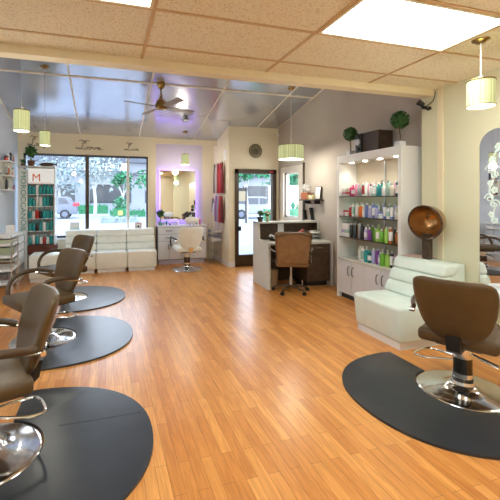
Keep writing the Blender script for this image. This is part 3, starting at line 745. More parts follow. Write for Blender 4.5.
# office chair
t = thing('office_chair', 'tan leather swivel office chair pushed up to the reception desk', 'office chair', (2.88, 5.38, 0), ang(.37, .93))
MB().cyl((0, 0, .09), (0, 0, .24), .028).cyl((0, 0, .24), (0, 0, .44), .018).obj('gas_column', 'brushed', t, True)
for k in range(5):
    a = 2*PI*k/5+.35; ca, sa = math.cos(a), math.sin(a)
    l = MB().tube([(.02*ca, .02*sa, .10), (.16*ca, .16*sa, .09), (.29*ca, .29*sa, .065)], [.022, .018, .014], 8).obj('base_leg', 'brown_arm', t, True)
    MB().cyl((.29*ca-.02*sa, .29*sa+.02*ca, .028), (.29*ca+.02*sa, .29*sa-.02*ca, .028), .028).obj('castor', 'black', l, True)
s = MB(); s.box(-.25, -.24, .44, .25, .26, .53, .035, 4); s.obj('seat', 'tan_leather', t, True)
b = MB(); b.box(-.28, -.30, .47, .28, -.235, 1.0, .06, 5)
for v in b.bm.verts:
    v.co.y += -.10*(v.co.z-.47)/.5+.05*(v.co.x/.25)**2; v.co.x *= .88+.14*(v.co.z-.47)/.5
b.obj('backrest', 'tan_leather', t, True)
MB().tube(smooth_pts([(-.26, -.37, .93), (-.13, -.405, .975), (0, -.41, .985), (.13, -.405, .975), (.26, -.37, .93)], 3), .012, 8).obj('top_piping', 'brown_leather', t, True)
for sx in (-1, 1):
    MB().tube(smooth_pts([(sx*.25, -.27, .68), (sx*.32, -.12, .70), (sx*.34, .08, .70), (sx*.33, .17, .64), (sx*.31, .13, .52), (sx*.25, .08, .47)], 4), .016, 8).obj('armrest', 'brown_arm', t, True)
# second post: the chrome stool leg / footstool under the desk
t = thing('desk_stool', 'chrome-legged stool tucked under the reception desk', 'stool', (3.32, 5.78, 0))
MB().cyl((0, 0, .02), (0, 0, .40), .02).lathe([(.001, 0), (.15, 0), (.15, .012), (.03, .03), (.001, .03)]).obj('pedestal', 'chrome', t, True)
MB().cyl((0, 0, .40), (0, 0, .46), .13).obj('seat', 'black', t, True)

# ------------------------------------------------------------------ right wall shelf, file holders, wall hanging
t = thing('wall_shelf', 'dark wooden wall shelf holding pots and a framed card above the desk', 'shelf', (XB-.002, 5.85, 1.475))
MB().box(-.17, 0, 0, 0, .60, .022).obj('board', 'dark_wood', t); MB().box(-.12, .12, -.06, 0, .14, 0).box(-.12, .46, -.06, 0, .48, 0).obj('bracket', 'black', t)
t = thing('planter', 'terracotta square planter of dried stems on the dark wall shelf', 'planter', (XB-.09, 6.33, 1.497))
MB().box(-.06, -.09, 0, .06, .09, .13, .006).obj('pot', 'terracotta', t)
f = MB()
for k in range(16): f.tube([(R.uniform(-.03, .03), R.uniform(-.06, .06), .12), (R.uniform(-.05, .05), R.uniform(-.1, .1), .2+R.random()*.12)], .004, 4)
f.leaves((0, 0, .2), .09, 50, .022, R); f.obj('dried_stems', 'paper', t)
t = thing('framed_card', 'white framed card leaning on the wall shelf', 'picture', (XB-.05, 5.98, 1.497), 0)
m = MB().box(-.01, -.085, 0, .01, .085, .24); bmesh.ops.rotate(m.bm, verts=m.bm.verts, cent=(0, 0, 0), matrix=Matrix.Rotation(.12, 3, 'Y')); m.obj('frame', 'dark_wood', t)
m = MB().box(-.013, -.075, .01, -.009, .075, .23); bmesh.ops.rotate(m.bm, verts=m.bm.verts, cent=(0, 0, 0), matrix=Matrix.Rotation(.12, 3, 'Y')); m.obj('card', 'paper', t)
for k, (y, c, lb, hh) in enumerate(((6.20, (.35, .2, .1), 'brown', .13), (6.14, (.7, .62, .3), 'yellow', .11), (6.08, (.7, .7, .66), 'white', .10), (6.02, (.55, .45, .2), 'mustard', .12))):
    t = thing('ornament_jar', '%s small ornament jar standing on the dark wall shelf' % lb, 'jar', (XB-.12, y, 1.497), 0, 'ornaments on the wall shelf')
    MB().lathe([(.001, 0), (.02, 0), (.027, hh*.4), (.018, hh*.75), (.001, hh*.75)], seg=14).obj('body', cmat(c), t, True)
    MB().lathe([(.001, hh*.75), (.014, hh*.75), (.01, hh), (.001, hh)], seg=12).obj('stopper', 'bark', t, True)
t = thing('wall_hanging', 'narrow dark vertical wooden strip hung beside the narrow side window', 'wall decor', (XB-.002, 6.54, 1.06))
MB().box(-.03, -.015, 0, 0, .012, 1.18).obj('wooden_strip', 'dark_wood', t)
m = MB().tube(smooth_pts([(-.03, -.02, .75), (-.03, -.09, .72), (-.03, -.12, .62), (-.03, -.06, .55)], 4), .008, 6); m.obj('wire_loop', 'black', t, True)
for k, (y, lb) in enumerate(((6.42, 'smaller'), (6.15, 'taller'))):
    t = thing('wall_file', '%s black leaning letter holder just above the desk hutch' % lb, 'holder', (XB-.03, y, 1.11))
    MB().prism([(0, 0), (.02, 0), (.06+.03*k, .17+.05*k), (.035+.03*k, .18+.05*k)], -.05, .02, 'X').obj('holder_plate', 'black', t)
    MB().box(-.05, -.01, 0, .02, .03, .02).obj('foot', 'black', t)
# round wreath on door wall
t = thing('wall_wreath', 'round woven wire wreath on the wall above the door', 'wreath', (3.22, YD-.03, 2.58))
w = MB()
for k in range(26):
    a = 2*PI*k/26
    w.tube(smooth_pts([(.05*math.cos(a), 0, .05*math.sin(a)), (.11*math.cos(a+.4), -.015, .11*math.sin(a+.4)), (.16*math.cos(a+.2), 0, .16*math.sin(a+.2))], 3), .006, 5)
for r in (.055, .105, .145): w.tube([(r*math.cos(2*PI*i/24), 0, r*math.sin(2*PI*i/24)) for i in range(24)], .009, 6, closed=True)
w.obj('woven_rings', 'bronze_mesh', t, True); MB().lathe([(.001, .015), (.05, .015), (.05, .02), (.001, .02)], seg=20, axis='Y').obj('centre_disc', 'bronze_mesh', t, True)

# ------------------------------------------------------------------ alcove vanity
t = thing('vanity_cabinet', 'white vanity cabinet with drawers and doors in the purple-lit alcove', 'cabinet', (1.13, 8.38, 0))
VW = 1.14
MB().box(0, .02, .10, VW, .51, .86).obj('carcass', 'carcass_gap_shade', t); MB().box(.03, .07, 0, VW-.03, .5, .10).obj('plinth', 'led_tinted_wall', t)
MB().box(-.01, -.01, .86, VW+.01, .51, .89).obj('worktop', 'white_gloss', t)
xs = [0, .50, VW]
for i in range(2):
    for z0, z1 in ((.70, .85), (.54, .69)):
        d = MB().box(xs[i]+.005, 0, z0, xs[i+1]-.005, .02, z1).obj('drawer', 'cabinet_white', t)
        xm = (xs[i]+xs[i+1])/2
        MB().tube([(xm-.07, 0, (z0+z1)/2), (xm-.06, -.025, (z0+z1)/2), (xm+.06, -.025, (z0+z1)/2), (xm+.07, 0, (z0+z1)/2)], .008, 6).obj('handle', 'dark_chrome', d, True)
dx = [0, .26, .52, .83, VW]
for i in range(4):
    d = MB().box(dx[i]+.004, 0, .12, dx[i+1]-.004, .02, .53).obj('door', 'cabinet_white', t)
    hx = dx[i+1]-.03 if i % 2 == 0 else dx[i]+.03
    MB().tube([(hx, 0, .35), (hx, -.025, .36), (hx, -.025, .46), (hx, 0, .47)], .008, 6).obj('handle', 'dark_chrome', d, True)
t = thing('vanity_mirror', 'rectangular vanity mirror glowing purple behind its edges', 'mirror', (1.68, YA-.06, 1.0))
MB().box(-.44, -.008, 0, .43, .0, 1.19).obj('mirror_glass', 'mirror', t)
MB().box(-.40, 0, .04, .39, .015, 1.15).obj('backing', 'white_paint', t)
m = MB()
m.box(-.43, .02, .03, -.41, .035, 1.16).box(.40, .02, .03, .42, .035, 1.16).box(-.41, .02, 1.14, .40, .035, 1.16).box(-.41, .02, .03, .40, .035, .05)
m.obj('led_strip', 'led', t)
MB().box(-.35, .015, .1, .34, .058, .14).box(-.35, .015, 1.05, .34, .058, 1.09).obj('mount', 'white_paint', t)
pot_plant((1.20, 8.50, .89), .9, 'green_print', 'bushy green plant in a green pot at the window end of the vanity', n=160, spread=.08, h=.42, lsize=.05)
vs = [(1.30, 'jar', WH, SG), (1.36, 'round', TL, WH), (1.43, 'jar', BL, WH), (1.55, 'jar', WH, BL), (1.62, 'round', WH, WH), (1.92, 'tall', BK_, GY), (2.0, 'round', WH, CR), (2.08, 'jar', GY, WH), (2.15, 'tall', MG, WH)]
for i, (x, k, c1, c2) in enumerate(vs):
    bottle(k, (x, 8.55+.05*(i % 2), .89), c1, c2, '%s %s, %s from the window end on the alcove vanity' % (CN[c1], 'jar' if k == 'jar' else 'bottle', ORD[i]), 'toiletries on the vanity', .75)
tag(MB().box(-.07, 0, 0, .07, .012, .17).obj('picture_card', 'paper', None, False, (2.12, 8.72, .89)), 'white card standing at the end of the alcove vanity', 'card')
t = thing('hair_dryer', 'black hand hair dryer standing in a holder on the vanity', 'hair dryer', (1.86, 8.66, .89))
MB().cyl((0, 0, 0), (0, 0, .09), .03).obj('holder', 'chrome', t, True)
m = MB().cyl((-.01, 0, .08), (.03, 0, .22), .018).cyl((-.03, 0, .20), (.10, 0, .28), .03, .036); m.obj('dryer_body', 'black', t, True)
# metal cart beside vanity with baskets
t = thing('wire_cart', 'slim chrome wire cart with grey trays beside the vanity', 'cart', (2.45, 8.30, 0))
m = MB()
for sx in (-.12, .12):
    for sy in (-.14, .14): m.cyl((sx, sy, .02), (sx, sy, .95), .007, seg=8)
m.obj('frame', 'brushed', t, True)
for z in (.12, .30): 
    w = MB()
    for k in range(7): w.cyl((-.12+.04*k, -.14, z), (-.12+.04*k, .14, z), .003, seg=6)
    w.cyl((-.12, -.14, z), (.12, -.14, z), .005).cyl((-.12, .14, z), (.12, .14, z), .005); w.obj('wire_shelf', 'brushed', t)
for k, z in enumerate((.52, .62, .72)):
    MB().box(-.118, -.138, z, .118, .138, z+.006).box(-.118, -.138, z, .118, -.132, z+.07).box(.112, -.138, z, .118, .138, z+.07).box(-.118, -.138, z, -.112, .138, z+.07).obj('tray', cmat([(.66, .64, .6), (.2, .22, .28), (.5, .5, .5)][k]), t)
tag(MB().box(-.005, -.09, -.12, 0, .09, .12).obj('paper_notice', 'paper', None, False, (2.60, 7.98, 2.50)), 'white framed notice high on the narrow return wall beside the door', 'notice')
# garments on the jog wall
def garment(y, z1, h, c, label, w=.066, d=.045):
    t = thing('hanging_cape', label, 'salon cape', (2.60-.06, y, z1), 0, 'capes on the return wall')
    f = MB(); nu, nv = 16, 8; g1 = []; g2 = []
    for j in range(nv+1):
        v = j/nv; ww = w*(.35+.65*min(1, v*3)); a, b2 = [], []
        for i in range(nu+1):
            u = -1+2*i/nu
            x = .014*math.sin(u*9+v)*min(1, v*2)
            dd = d*.35*(1-u*u)+.004
            a.append(f.bm.verts.new((x-dd, u*ww, -h*v))); b2.append(f.bm.verts.new((x+dd, u*ww, -h*v)))
        g1.append(a); g2.append(b2)
    for j in range(nv):
        for i in range(nu):
            f.bm.faces.new((g1[j][i], g1[j][i+1], g1[j+1][i+1], g1[j+1][i])); f.bm.faces.new((g2[j][i], g2[j+1][i], g2[j+1][i+1], g2[j][i+1]))
        f.bm.faces.new((g1[j][0], g1[j+1][0], g2[j+1][0], g2[j][0])); f.bm.faces.new((g1[j][nu], g2[j][nu], g2[j+1][nu], g1[j+1][nu]))
    for i in range(nu):
        f.bm.faces.new((g1[0][i], g2[0][i], g2[0][i+1], g1[0][i+1])); f.bm.faces.new((g1[nv][i], g1[nv][i+1], g2[nv][i+1], g2[nv][i]))
    f.obj('cloth', cmat(c, .8), t, True)
    MB().tube([(.055, 0, .03), (-.01, 0, .03), (-.015, 0, .0)], .005, 6).obj('hook', 'chrome', t, True)
for y, c, lb in ((8.62, (.12, .10, .10), 'black and grey upper cape hanging closest to the alcove'), (8.47, (.5, .45, .42), 'pale grey upper cape hanging on the narrow return wall'), (8.32, (.30, .02, .03), 'dark red upper cape hanging on the narrow return wall'), (8.16, (.52, .03, .06), 'bright red upper cape hanging on the narrow return wall'), (8.02, (.22, .02, .03), 'maroon upper cape hanging closest to the door corner')):
    garment(y, 2.34, .70, c, lb)
for y, c, lb in ((8.50, (.30, .14, .32), 'purple lower cape hanging over the trays'), (8.34, (.42, .34, .5), 'lilac lower cape hanging between the purple and red ones'), (8.18, (.45, .04, .04), 'red lower cape hanging over the cart'), (8.03, (.16, .03, .03), 'dark maroon lower cape hanging closest to the door corner')):
    garment(y, 1.58, .62, c, lb)
garment(8.76, 1.52, .34, (.1, .1, .12), 'short black apron hanging at the alcove end of the capes', .06)
garment(8.70, 1.40, .30, (.7, .7, .68), 'short white towel hanging below the black apron', .05)

# ------------------------------------------------------------------ window wall: lettering, product rack
def script_word(strokes, x, z, s, label, sx=None):
    s *= .8; sx = (sx or s/.8)
    m = MB()
    for st in strokes:
        m.tube(smooth_pts([(p[0]*(sx or s), 0, p[1]*s) for p in st], 4), .0065, 6)
    o = m.obj('wall_lettering', 'script_metal', None, True, (x, YW-.008, z)); tag(o, label, 'lettering', 'script words over the window')
Lc = [[(.45, .75), (.62, .92), (.55, 1.05), (.4, .95), (.38, .6), (.3, .2), (.12, .02), (-.1, .05), (-.05, .2), (.15, .12), (.4, 0), (.62, .05)]]
sweep = [[(.1, 1.1), (.3, 1.28), (.5, 1.12), (.7, 1.22), (.85, 1.1)]]
def let_o(x): return [(x, .3), (x-.12, .28), (x-.16, .1), (x-.02, 0), (x+.12, .12), (x+.1, .28), (x+.02, .3), (x+.2, .26)]
def let_v(x): return [(x, .3), (x+.08, .05), (x+.14, .02), (x+.26, .3), (x+.32, .25)]
def let_e(x): return [(x, .1), (x+.14, .2), (x+.1, .32), (x-.02, .2), (x+.04, .02), (x+.2, .04), (x+.32, .14)]
def let_i(x): return [(x, .28), (x+.02, .05), (x+.12, .02), (x+.2, .1)]
def let_a(x): return [(x+.12, .28), (x-.02, .24), (x-.02, .04), (x+.1, .04), (x+.14, .28), (x+.15, .04), (x+.24, .05)]
def let_u(x): return [(x, .28), (x+.02, .05), (x+.12, .03), (x+.18, .28), (x+.2, .04), (x+.28, .06)]
def let_g(x): return [(x+.12, .28), (x-.02, .22), (x, .04), (x+.12, .08), (x+.13, .28), (x+.12, -.25), (x, -.3), (x+.02, -.15), (x+.24, .05)]
def let_h(x): return [(x, .0), (x+.04, .5), (x+.1, .7), (x+.04, .6), (x+.02, .02), (x+.1, .26), (x+.18, .22), (x+.2, .02), (x+.3, .06)]
script_word(Lc+sweep+[let_o(.85), let_v(1.05), let_e(1.42)], -.60, 2.60, .20, 'dark script word Love on the wall above the window, between the other two words', .30)
script_word(Lc+sweep+[let_i(.72), let_v(.95), let_e(1.32)], .42, 2.61, .17, 'dark script word Live on the wall above the vanity end of the window', .19)
script_word(Lc+sweep+[let_a(.75), let_u(1.02), let_g(1.38), let_h(1.66)], -1.56, 2.64, .20, 'dark script word Laugh behind the green-lit pendant above the window corner')

RX, RY = -1.68, 8.16
t = thing('product_rack', 'tall white display rack of teal bottles with an orange printed header', 'display rack', (RX, RY, 0))
MB().box(.02, 0, 0, .17, .30, 2.10).obj('text_column', 'white_gloss', t)
MB().box(.17, .28, .40, .68, .30, 2.14).box(.66, 0, .40, .68, .28, 2.14).obj('case', 'white_gloss', t)
MB().box(-.01, -.01, 2.14, .69, .31, 2.17).obj('top_board', 'laminate', t)
MB().box(.18, -.03, .40, .70, .30, .57, .004).obj('wooden_base', 'red_wood', t)
MB().box(.20, .0, 0, .24, .04, .40).box(.64, 0, 0, .68, .04, .40).box(.64, .24, 0, .68, .28, .40).box(.20, .24, 0, .24, .28, .40).obj('leg', 'black', t)
rz_ = [.59, .86, 1.11, 1.36, 1.60]
for z in rz_[1:]: MB().box(.17, .0, z-.012, .66, .28, z).obj('shelf', 'white_gloss', t)
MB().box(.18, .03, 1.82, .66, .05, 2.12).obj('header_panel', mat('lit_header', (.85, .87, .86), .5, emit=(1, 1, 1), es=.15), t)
MB().box(.18, .04, 1.81, .66, .06, 2.13).obj('header_frame', 'white_paint', t)
def text(body, size, loc, rot, m, parent, name='lettering', ext=.002):
    c = bpy.data.curves.new(name, 'FONT'); c.body = body; c.size = size; c.extrude = ext; c.align_x = 'CENTER'; c.align_y = 'CENTER'
    c.materials.append(M[m]); tmp = bpy.data.objects.new(name+'_curve', c); col.objects.link(tmp)
    me = bpy.data.meshes.new_from_object(tmp.evaluated_get(bpy.context.evaluated_depsgraph_get())); bpy.data.objects.remove(tmp)
    if not me.materials: me.materials.append(M[m])
    o = bpy.data.objects.new(name, me); col.objects.link(o); o.parent = parent; o.location = loc; o.rotation_euler = rot; return o
tx = text('MOROCCANOIL', .13, (.095, -.003, 1.45), (PI/2, PI/2, 0), 'green_print', t); tx.scale = (1.2/max(.1, tx.dimensions.x), 1, 1)
text('M', .22, (.33, .027, 1.93), (PI/2, 0, 0), 'orange_print', t, 'emblem')
MB().box(.22, .022, 1.83, .60, .027, 1.836).obj('red_line', 'orange_print', t)
rk = {0: [TL, WH, TL, WH, RD, WH, TL], 1: [TL, TL, BK_, TL, WH, TL, TL], 2: [TL, WH, RD, BK_, TL, TL, TL], 3: [TL, TL, WH, WH, TL, TL, DT], 4: [TL, TL, WH, TL, TL, TL, TL], 5: [TL, TL, WH, TL, TL, TL, TL]}
sn = ['wooden base', 'lowest shelf', 'second shelf up', 'third shelf up', 'top shelf']
for k in range(5):
    for i, c1 in enumerate(rk[k]):
        kd = R.choice(['round', 'pump', 'tall', 'round'])
        bottle(kd, (RX+.21+.0665*i, RY+.05, rz_[k]+.0), c1, (R.choice([WH, TL, DT])), '%s bottle, %s along the %s of the teal product rack' % (CN[c1], ORD[i], sn[k]), 'products on the white rack', 1.12 if k else 1.05)
pot_plant((RX+.22, RY+.12, 2.17), 1.35, 'pot_brown', 'spiky green plant in a brown pot on top of the product rack', n=75, spread=.075, h=.30, lsize=.04)
t = thing('driftwood_ornament', 'brown driftwood fish ornament lying on top of the product rack', 'ornament', (RX+.52, RY+.10, 2.17))
m = MB().sph((0, 0, .045), 1, 3, (.15, .03, .04)).prism([(.13, .04), (.2, .09), (.19, .05), (.2, .01)], -.01, .01, 'Y'); m.obj('body', 'walnut', t, True)
tag(pot_plant((RX+.06, RY+.12, 2.17), .6, 'pot_brown', 'tiny leafy plant at the wall end of the product rack top', n=40, spread=.1, h=.2, lsize=.05), 'tiny leafy plant at the wall end of the product rack top', 'plant')
# sill things
t = thing('sign_stand', 'small white sign on a green stand on the window ledge by the brown mullion', 'sign', (-.66, 8.48, .84))
MB().box(-.10, -.03, 0, .14, .03, .02).obj('stand', cmat((.02, .45, .28)), t); MB().box(-.08, -.008, .02, .11, .004, .16).obj('card', 'paper', t)
t = thing('framed_photo', 'small red framed photo standing on the settee back by the window edge', 'picture', (.70, 8.46, .84))
MB().box(-.07, -.01, 0, .07, .01, .13).obj('frame', cmat((.5, .12, .1)), t); MB().box(-.05, -.014, .02, .05, -.009, .11).obj('print', 'paper', t); MB().sph((.0, -.016, .05), .022, 2, (1, .2, 1)).obj('dark_motif', 'black', t)

# ------------------------------------------------------------------ left wall: cart of drawers, wall shelves
t = thing('drawer_cart', 'white drawer station with pale green end panel and chrome frame against the blue wall', 'drawer unit', (XL+.01, 7.02, 0))
MB().box(0, .03, .34, .28, .60, .88).obj('carcass', 'white_gloss', t)
MB().box(0, 0, .88, .31, .62, .905).obj('worktop', 'white_gloss', t)
MB().box(.01, .012, .46, .25, .03, .80).obj('end_panel', 'pale_green', t)
MB().cyl((.0, 0, .42), (.27, 0, .42), .014).obj('towel_rail', 'brass', t, True)
m = MB()
for x, y in ((.015, .02), (.29, .02), (.29, .59), (.015, .59)): m.box(x-.012, y-.012, 0, x+.012, y+.012, .88)
m.obj('frame', 'chrome', t)
for k in range(6):
    z = .06+.135*k
    d = MB().box(.28, .035, z, .297, .575, z+.122).obj('drawer', 'white_gloss', t)
    MB().box(.297, .06, z+.112, .312, .55, z+.122).obj('handle', 'brushed', d)
t = thing('picture_easel', 'white card on a small easel on top of the drawer station', 'card', (-1.60, 7.22, .905), .3)
m = MB().box(-.07, -.005, 0, .07, .005, .15); bmesh.ops.rotate(m.bm, verts=m.bm.verts, cent=(0, 0, 0), matrix=Matrix.Rotation(-.35, 3, 'X')); m.obj('card', 'paper', t)
MB().tube([(-.06, .0, 0), (0, .05, .13), (.06, 0, 0)], .005, 6).obj('easel', 'dark', t)
def wall_cubby(loc, L_, label, shelves=(0, .25, .50)):
    t = thing('wall_cubby', label, 'wall shelf', loc, 0, 'wall shelves on the blue wall')
    for z in shelves: MB().box(0, 0, z, .17, L_, z+.018).obj('shelf_board', 'white_gloss', t)
    MB().box(0, 0, .0, .004, L_, shelves[-1]).obj('back_board', 'laminate', t)
    MB().box(0, L_*.5-.008, .018, .15, L_*.5+.008, shelves[-1]).obj('divider', 'laminate', t)
    return t
wall_cubby((XL+.002, 7.15, 1.66), .55, 'white wall cubby shelf on the blue wall above the drawer station')
wall_cubby((XL+.002, 6.15, 1.58), .55, 'white wall cubby shelf farther from the window on the blue wall', (0, .36))
cs = [(RD, 'jar'), (AM, 'round'), (BK_, 'tall'), (WH, 'round'), (BL, 'jar'), (GY, 'tube'), (BK_, 'round')]
for (yb, z, n, nm) in ((7.20, 1.678, 5, 'bottom board'), (7.20, 1.928, 5, 'middle board'), (7.20, 2.178, 6, 'top board')):
    for i in range(n):
        c1, kd = cs[(i*3+int(z*10)) % 7]
        yy = yb+.45*i/(n-1); 
        if abs(yy-7.425) < .03: yy += .045
        bottle(kd, (XL+.11, yy, z), c1, cs[(i+2) % 7][0], '%s %s, %s on the %s of the cubby above the drawer station' % (CN[c1], 'jar' if kd == 'jar' else ('tube' if kd == 'tube' else 'bottle'), ORD[i], nm), 'items in the wall cubby', .95)
for (yb, z, n, nm) in ((6.2, 1.598, 5, 'lower board'), (6.2, 1.958, 6, 'upper board')):
    for i in range(n):
        c1, kd = cs[(i*2+1+int(z*10)) % 7]; yy = yb+.45*i/(n-1)
        if abs(yy-6.425) < .03: yy += .045
        bottle(kd, (XL+.11, yy, z), c1, cs[(i+3) % 7][0], '%s %s, %s on the %s of the cubby reflected in the arched mirror' % (CN[c1], 'jar' if kd == 'jar' else ('tube' if kd == 'tube' else 'bottle'), ORD[i], nm), 'items in the reflected cubby', .95)
t = thing('tray_trolley', 'silver tiered tray trolley by the blue wall, reflected in the arched mirror', 'trolley', (-1.50, 6.35, 0))
m = MB()
for x, y in ((-.15, -.2), (.15, -.2), (.15, .2), (-.15, .2)): m.cyl((x, y, .02), (x, y, .92), .010)
m.obj('frame', 'chrome', t)
for z in (.2, .4, .6, .78, .90): MB().box(-.15, -.2, z, .15, .2, z+.02).box(-.15, -.2, z, .15, -.19, z+.06).box(.14, -.2, z, .15, .2, z+.06).obj('tray', 'white_gloss', t)

# ------------------------------------------------------------------ outside
struct('ground', B(-60, 8.7, -.10, 80, 80, -.04), 'road')
def car(label, loc, m, flip=1, cat='car', kind='car'):
    t = thing(kind, label, cat, loc, 0 if flip > 0 else PI)
    prof = [(-2.3, .35), (2.25, .35), (2.33, .55), (2.30, .95), (2.12, 1.08), (1.98, 1.25), (1.72, 1.62), (1.4, 1.70), (-.4, 1.70), (-.75, 1.62), (-1.35, 1.08), (-2.1, .95), (-2.35, .75)]
    b = MB().prism(prof, -.88, .88, 'Y'); bmesh.ops.bevel(b.bm, geom=[e for e in b.bm.edges if abs(e.verts[0].co.y-e.verts[1].co.y) < .01], offset=.06, segments=2, affect='EDGES'); b.obj('body', m, t, True)
    for sy in (-.89, .89):
        MB().prism([(-1.2, 1.1), (-.72, 1.55), (-.1, 1.58), (-.1, 1.1)], sy-.01, sy+.01, 'Y').prism([(0, 1.1), (0, 1.58), (.85, 1.58), (.85, 1.1)], sy-.01, sy+.01, 'Y').prism([(.95, 1.1), (.95, 1.58), (1.4, 1.56), (1.75, 1.15)], sy-.01, sy+.01, 'Y').obj('side_window', 'car_glass', t)
    for x in (-1.4, 1.4):
        for sy in (-.8, .8):
            w = MB().cyl((x, sy-.11, .34), (x, sy+.11, .34), .36, seg=24).obj('wheel', 'tyre', t, True)
            MB().cyl((x, sy-.12, .34), (x, sy+.12, .34), .22, seg=16).obj('rim', 'silver', w, True)
    for sy in (-.75, .75): MB().box(1.98, sy-.16, .95, 2.34, sy+.16, 1.2, .03).obj('tail_light', 'tail_red', t)
    return t
car('silver station wagon parked across the street behind the settee window', (-4.4, 31, -.04), 'silver')
car('white van-like car parked across the street behind the glass door', (11.2, 27, -.04), 'white_car', -1)
t = thing('shop_building', 'long pale shop building across the street with a sign band', 'building', (0, 50, 0))
MB().box(-45, 0, -.04, 70, 6, 7.4).obj('wall', 'facade', t)
for x in range(-44, 68, 7): 
    w = MB().box(x, -.06, .9, x+5.2, .02, 3.3).obj('window', 'shop_glass', t)
MB().box(-45, -.5, 6.2, 70, .0, 7.1).obj('fascia', 'facade_grey', t)
MB().box(-45, -.8, 4.7, 70, 0, 4.9).obj('awning_edge', 'facade_grey', t)
m = MB(); x = -4.8
while x < 1.9:
    w_ = R.uniform(.2, .4); m.box(x, -.56, 5.25, x+w_*.45, -.5, 5.25+R.uniform(.5, .8)); m.box(x, -.56, R.choice([5.25, 5.6, 5.9]), x+w_, -.5, R.choice([6.0, 5.95])); x += w_+.16
MB().box(-5.2, -.5, 5.1, 2.6, -.4, 6.1).obj('sign_board', 'white_paint', t)
m.obj('sign_marks', 'facade_grey', t)
def tree(loc, h, r, label, leaf='leaf_bright', n=500, trunk='pale_bark', ls=.25, tr=.16, fork=True, zc_=None, grp='street trees'):
    t = thing('street_tree', label, 'tree', loc, 0, grp)
    m = MB().tube(smooth_pts([(0, 0, 0), (.05, 0, h*.25), (-.05, 0, h*.5)], 4), [tr*(1-.03*k) for k in range(9)], 8)
    for a, k in ((.5, 1), (-.6, .9), (.1, 1.1)):
        m.tube(smooth_pts([(-.05, 0, h*.45), (a*h*.12, .1*k, h*.65), (a*h*.28, .2, h*.88*k)], 3), [tr*.6*(1-.1*i) for i in range(7)], 6)
    m.obj('trunk', trunk, t, True)
    f = MB()
    for k in range(7): f.leaves((R.uniform(-.7, .7)*r, R.uniform(-.5, .5)*r, h*.8+R.uniform(-.4, .5)*r), r*.6, n//7, ls, R, shell=.1)
    f.obj('crown', leaf, t)
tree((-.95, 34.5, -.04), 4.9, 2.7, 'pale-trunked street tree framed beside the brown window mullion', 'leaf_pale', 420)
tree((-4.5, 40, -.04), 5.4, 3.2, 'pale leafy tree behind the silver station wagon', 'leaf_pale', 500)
tree((1.3, 29.5, -.04), 3.6, .8, 'green tree beyond the narrow white window mullion', 'leaf_bright', 260, tr=.10, ls=.18)
tree((3.1, 28, -.04), 3.6, .9, 'green tree at the far end of the big window view', 'leaf_bright', 260, tr=.10, ls=.18)
tree((9.0, 23, -.04), 4.6, 1.1, 'slim green tree seen in the glass door', 'leaf_bright', 260, tr=.10)
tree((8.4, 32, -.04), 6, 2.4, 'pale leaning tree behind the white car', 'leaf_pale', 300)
def hedge(x0, y0, x1, y1, h, label, leaf='leaf_bright'):
    m = MB().box(x0, y0, -.04, x1, y1, h*.85); n = int(60*(x1-x0))
    for _ in range(n):
        p = (R.uniform(x0, x1), R.uniform(y0-.05, y1), R.uniform(.05, h)); m.leaves(p, .12, 1, .12, R)
    tag(m.obj('hedge', leaf), label, 'hedge', 'street hedges')
hedge(-2.6, 39, .2, 40, .95, 'low green hedge beyond the parked station wagon')
hedge(.3, 31.5, 3.2, 32.3, .55, 'low green hedge beneath the two small green street trees')
hedge(-.3, 24, 2.0, 25, .35, 'low planting strip nearest the big window', 'leaf_pale')
hedge(4.4, 8.9, 7.0, 9.9, 1.42, 'green hedge right outside the narrow side window')
t = thing('garden_wall', 'pale rendered wall behind the hedge outside the narrow side window', 'wall', (6.5, 11.0, 0))
MB().box(-1.3, 0, -.04, 4, .3, 1.95).obj('wall_block', 'white_paint', t)
tree((7.0, 12.8, -.04), 3.6, 1.6, 'dense green tree outside the narrow side window', 'leaf_bright', 1500, 'bark', .14, .1)
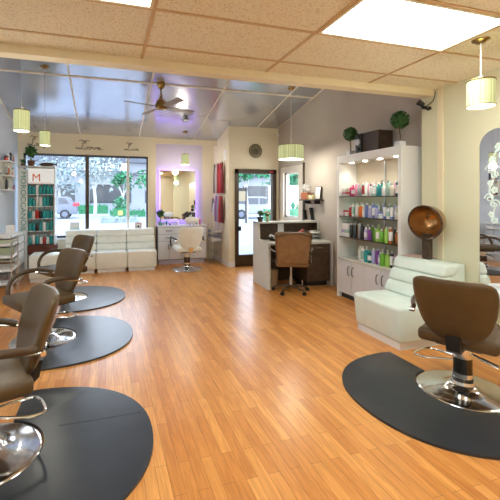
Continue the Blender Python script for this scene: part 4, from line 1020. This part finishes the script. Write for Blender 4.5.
t = thing('notice_board', 'cream notice board on dark posts seen through the glass door', 'board', (7.6, 21, 0))
MB().box(-.65, 0, 1.35, .55, .06, 1.95).obj('board', 'board', t); MB().box(-.75, 0, 0, -.66, .08, 2.2).box(.56, 0, 0, .64, .08, 2.2).box(-.75, 0, 1.95, .64, .08, 2.15).obj('post_frame', 'black', t)
t = thing('street_planter', 'green street planter with a yellow plate beyond the big window', 'planter', (1.05, 27, 0))
MB().lathe([(.001, -.04), (.5, -.04), (.62, .8), (.001, .8)]).obj('tub', 'leaf_bright', t, True); MB().leaves((0, 0, 1.1), .6, 260, .12, R, shell=.2).obj('foliage', 'leaf_bright', t); MB().box(-.25, -.7, .35, .05, -.64, .65).obj('yellow_plate', 'yellow', t)

# ------------------------------------------------------------------ world, sun, camera
wd = bpy.data.worlds.new('sky'); scene.world = wd; wd.use_nodes = True
nt = wd.node_tree; bg = nt.nodes['Background']
tc = nt.nodes.new('ShaderNodeTexCoord'); sp = nt.nodes.new('ShaderNodeSeparateXYZ'); rp = nt.nodes.new('ShaderNodeValToRGB')
nt.links.new(tc.outputs['Generated'], sp.inputs[0]); nt.links.new(sp.outputs['Z'], rp.inputs['Fac'])
rp.color_ramp.elements[0].color = (.92, .95, 1, 1); rp.color_ramp.elements[1].color = (.5, .68, 1, 1)
nt.links.new(rp.outputs['Color'], bg.inputs['Color']); bg.inputs['Strength'].default_value = 3.4
cam = bpy.data.cameras.new('camera'); co = bpy.data.objects.new('camera', cam); col.objects.link(co)
co.location = (0, 0, 1.52); co.rotation_euler = (PI/2, 0, -.293)
cam.sensor_width = 36; cam.lens = 368/500*36; cam.shift_x = .066; cam.shift_y = -.1035; cam.clip_start = .05; cam.clip_end = 300
scene.camera = co
scene.view_settings.view_transform = 'Standard'; scene.view_settings.look = 'None'; scene.view_settings.gamma = 1
scene.view_settings.exposure = 1.1
scene.cycles.use_denoising = True
scene.cycles.max_bounces = 7; scene.cycles.transparent_max_bounces = 12
scene.cycles.sample_clamp_indirect = 6
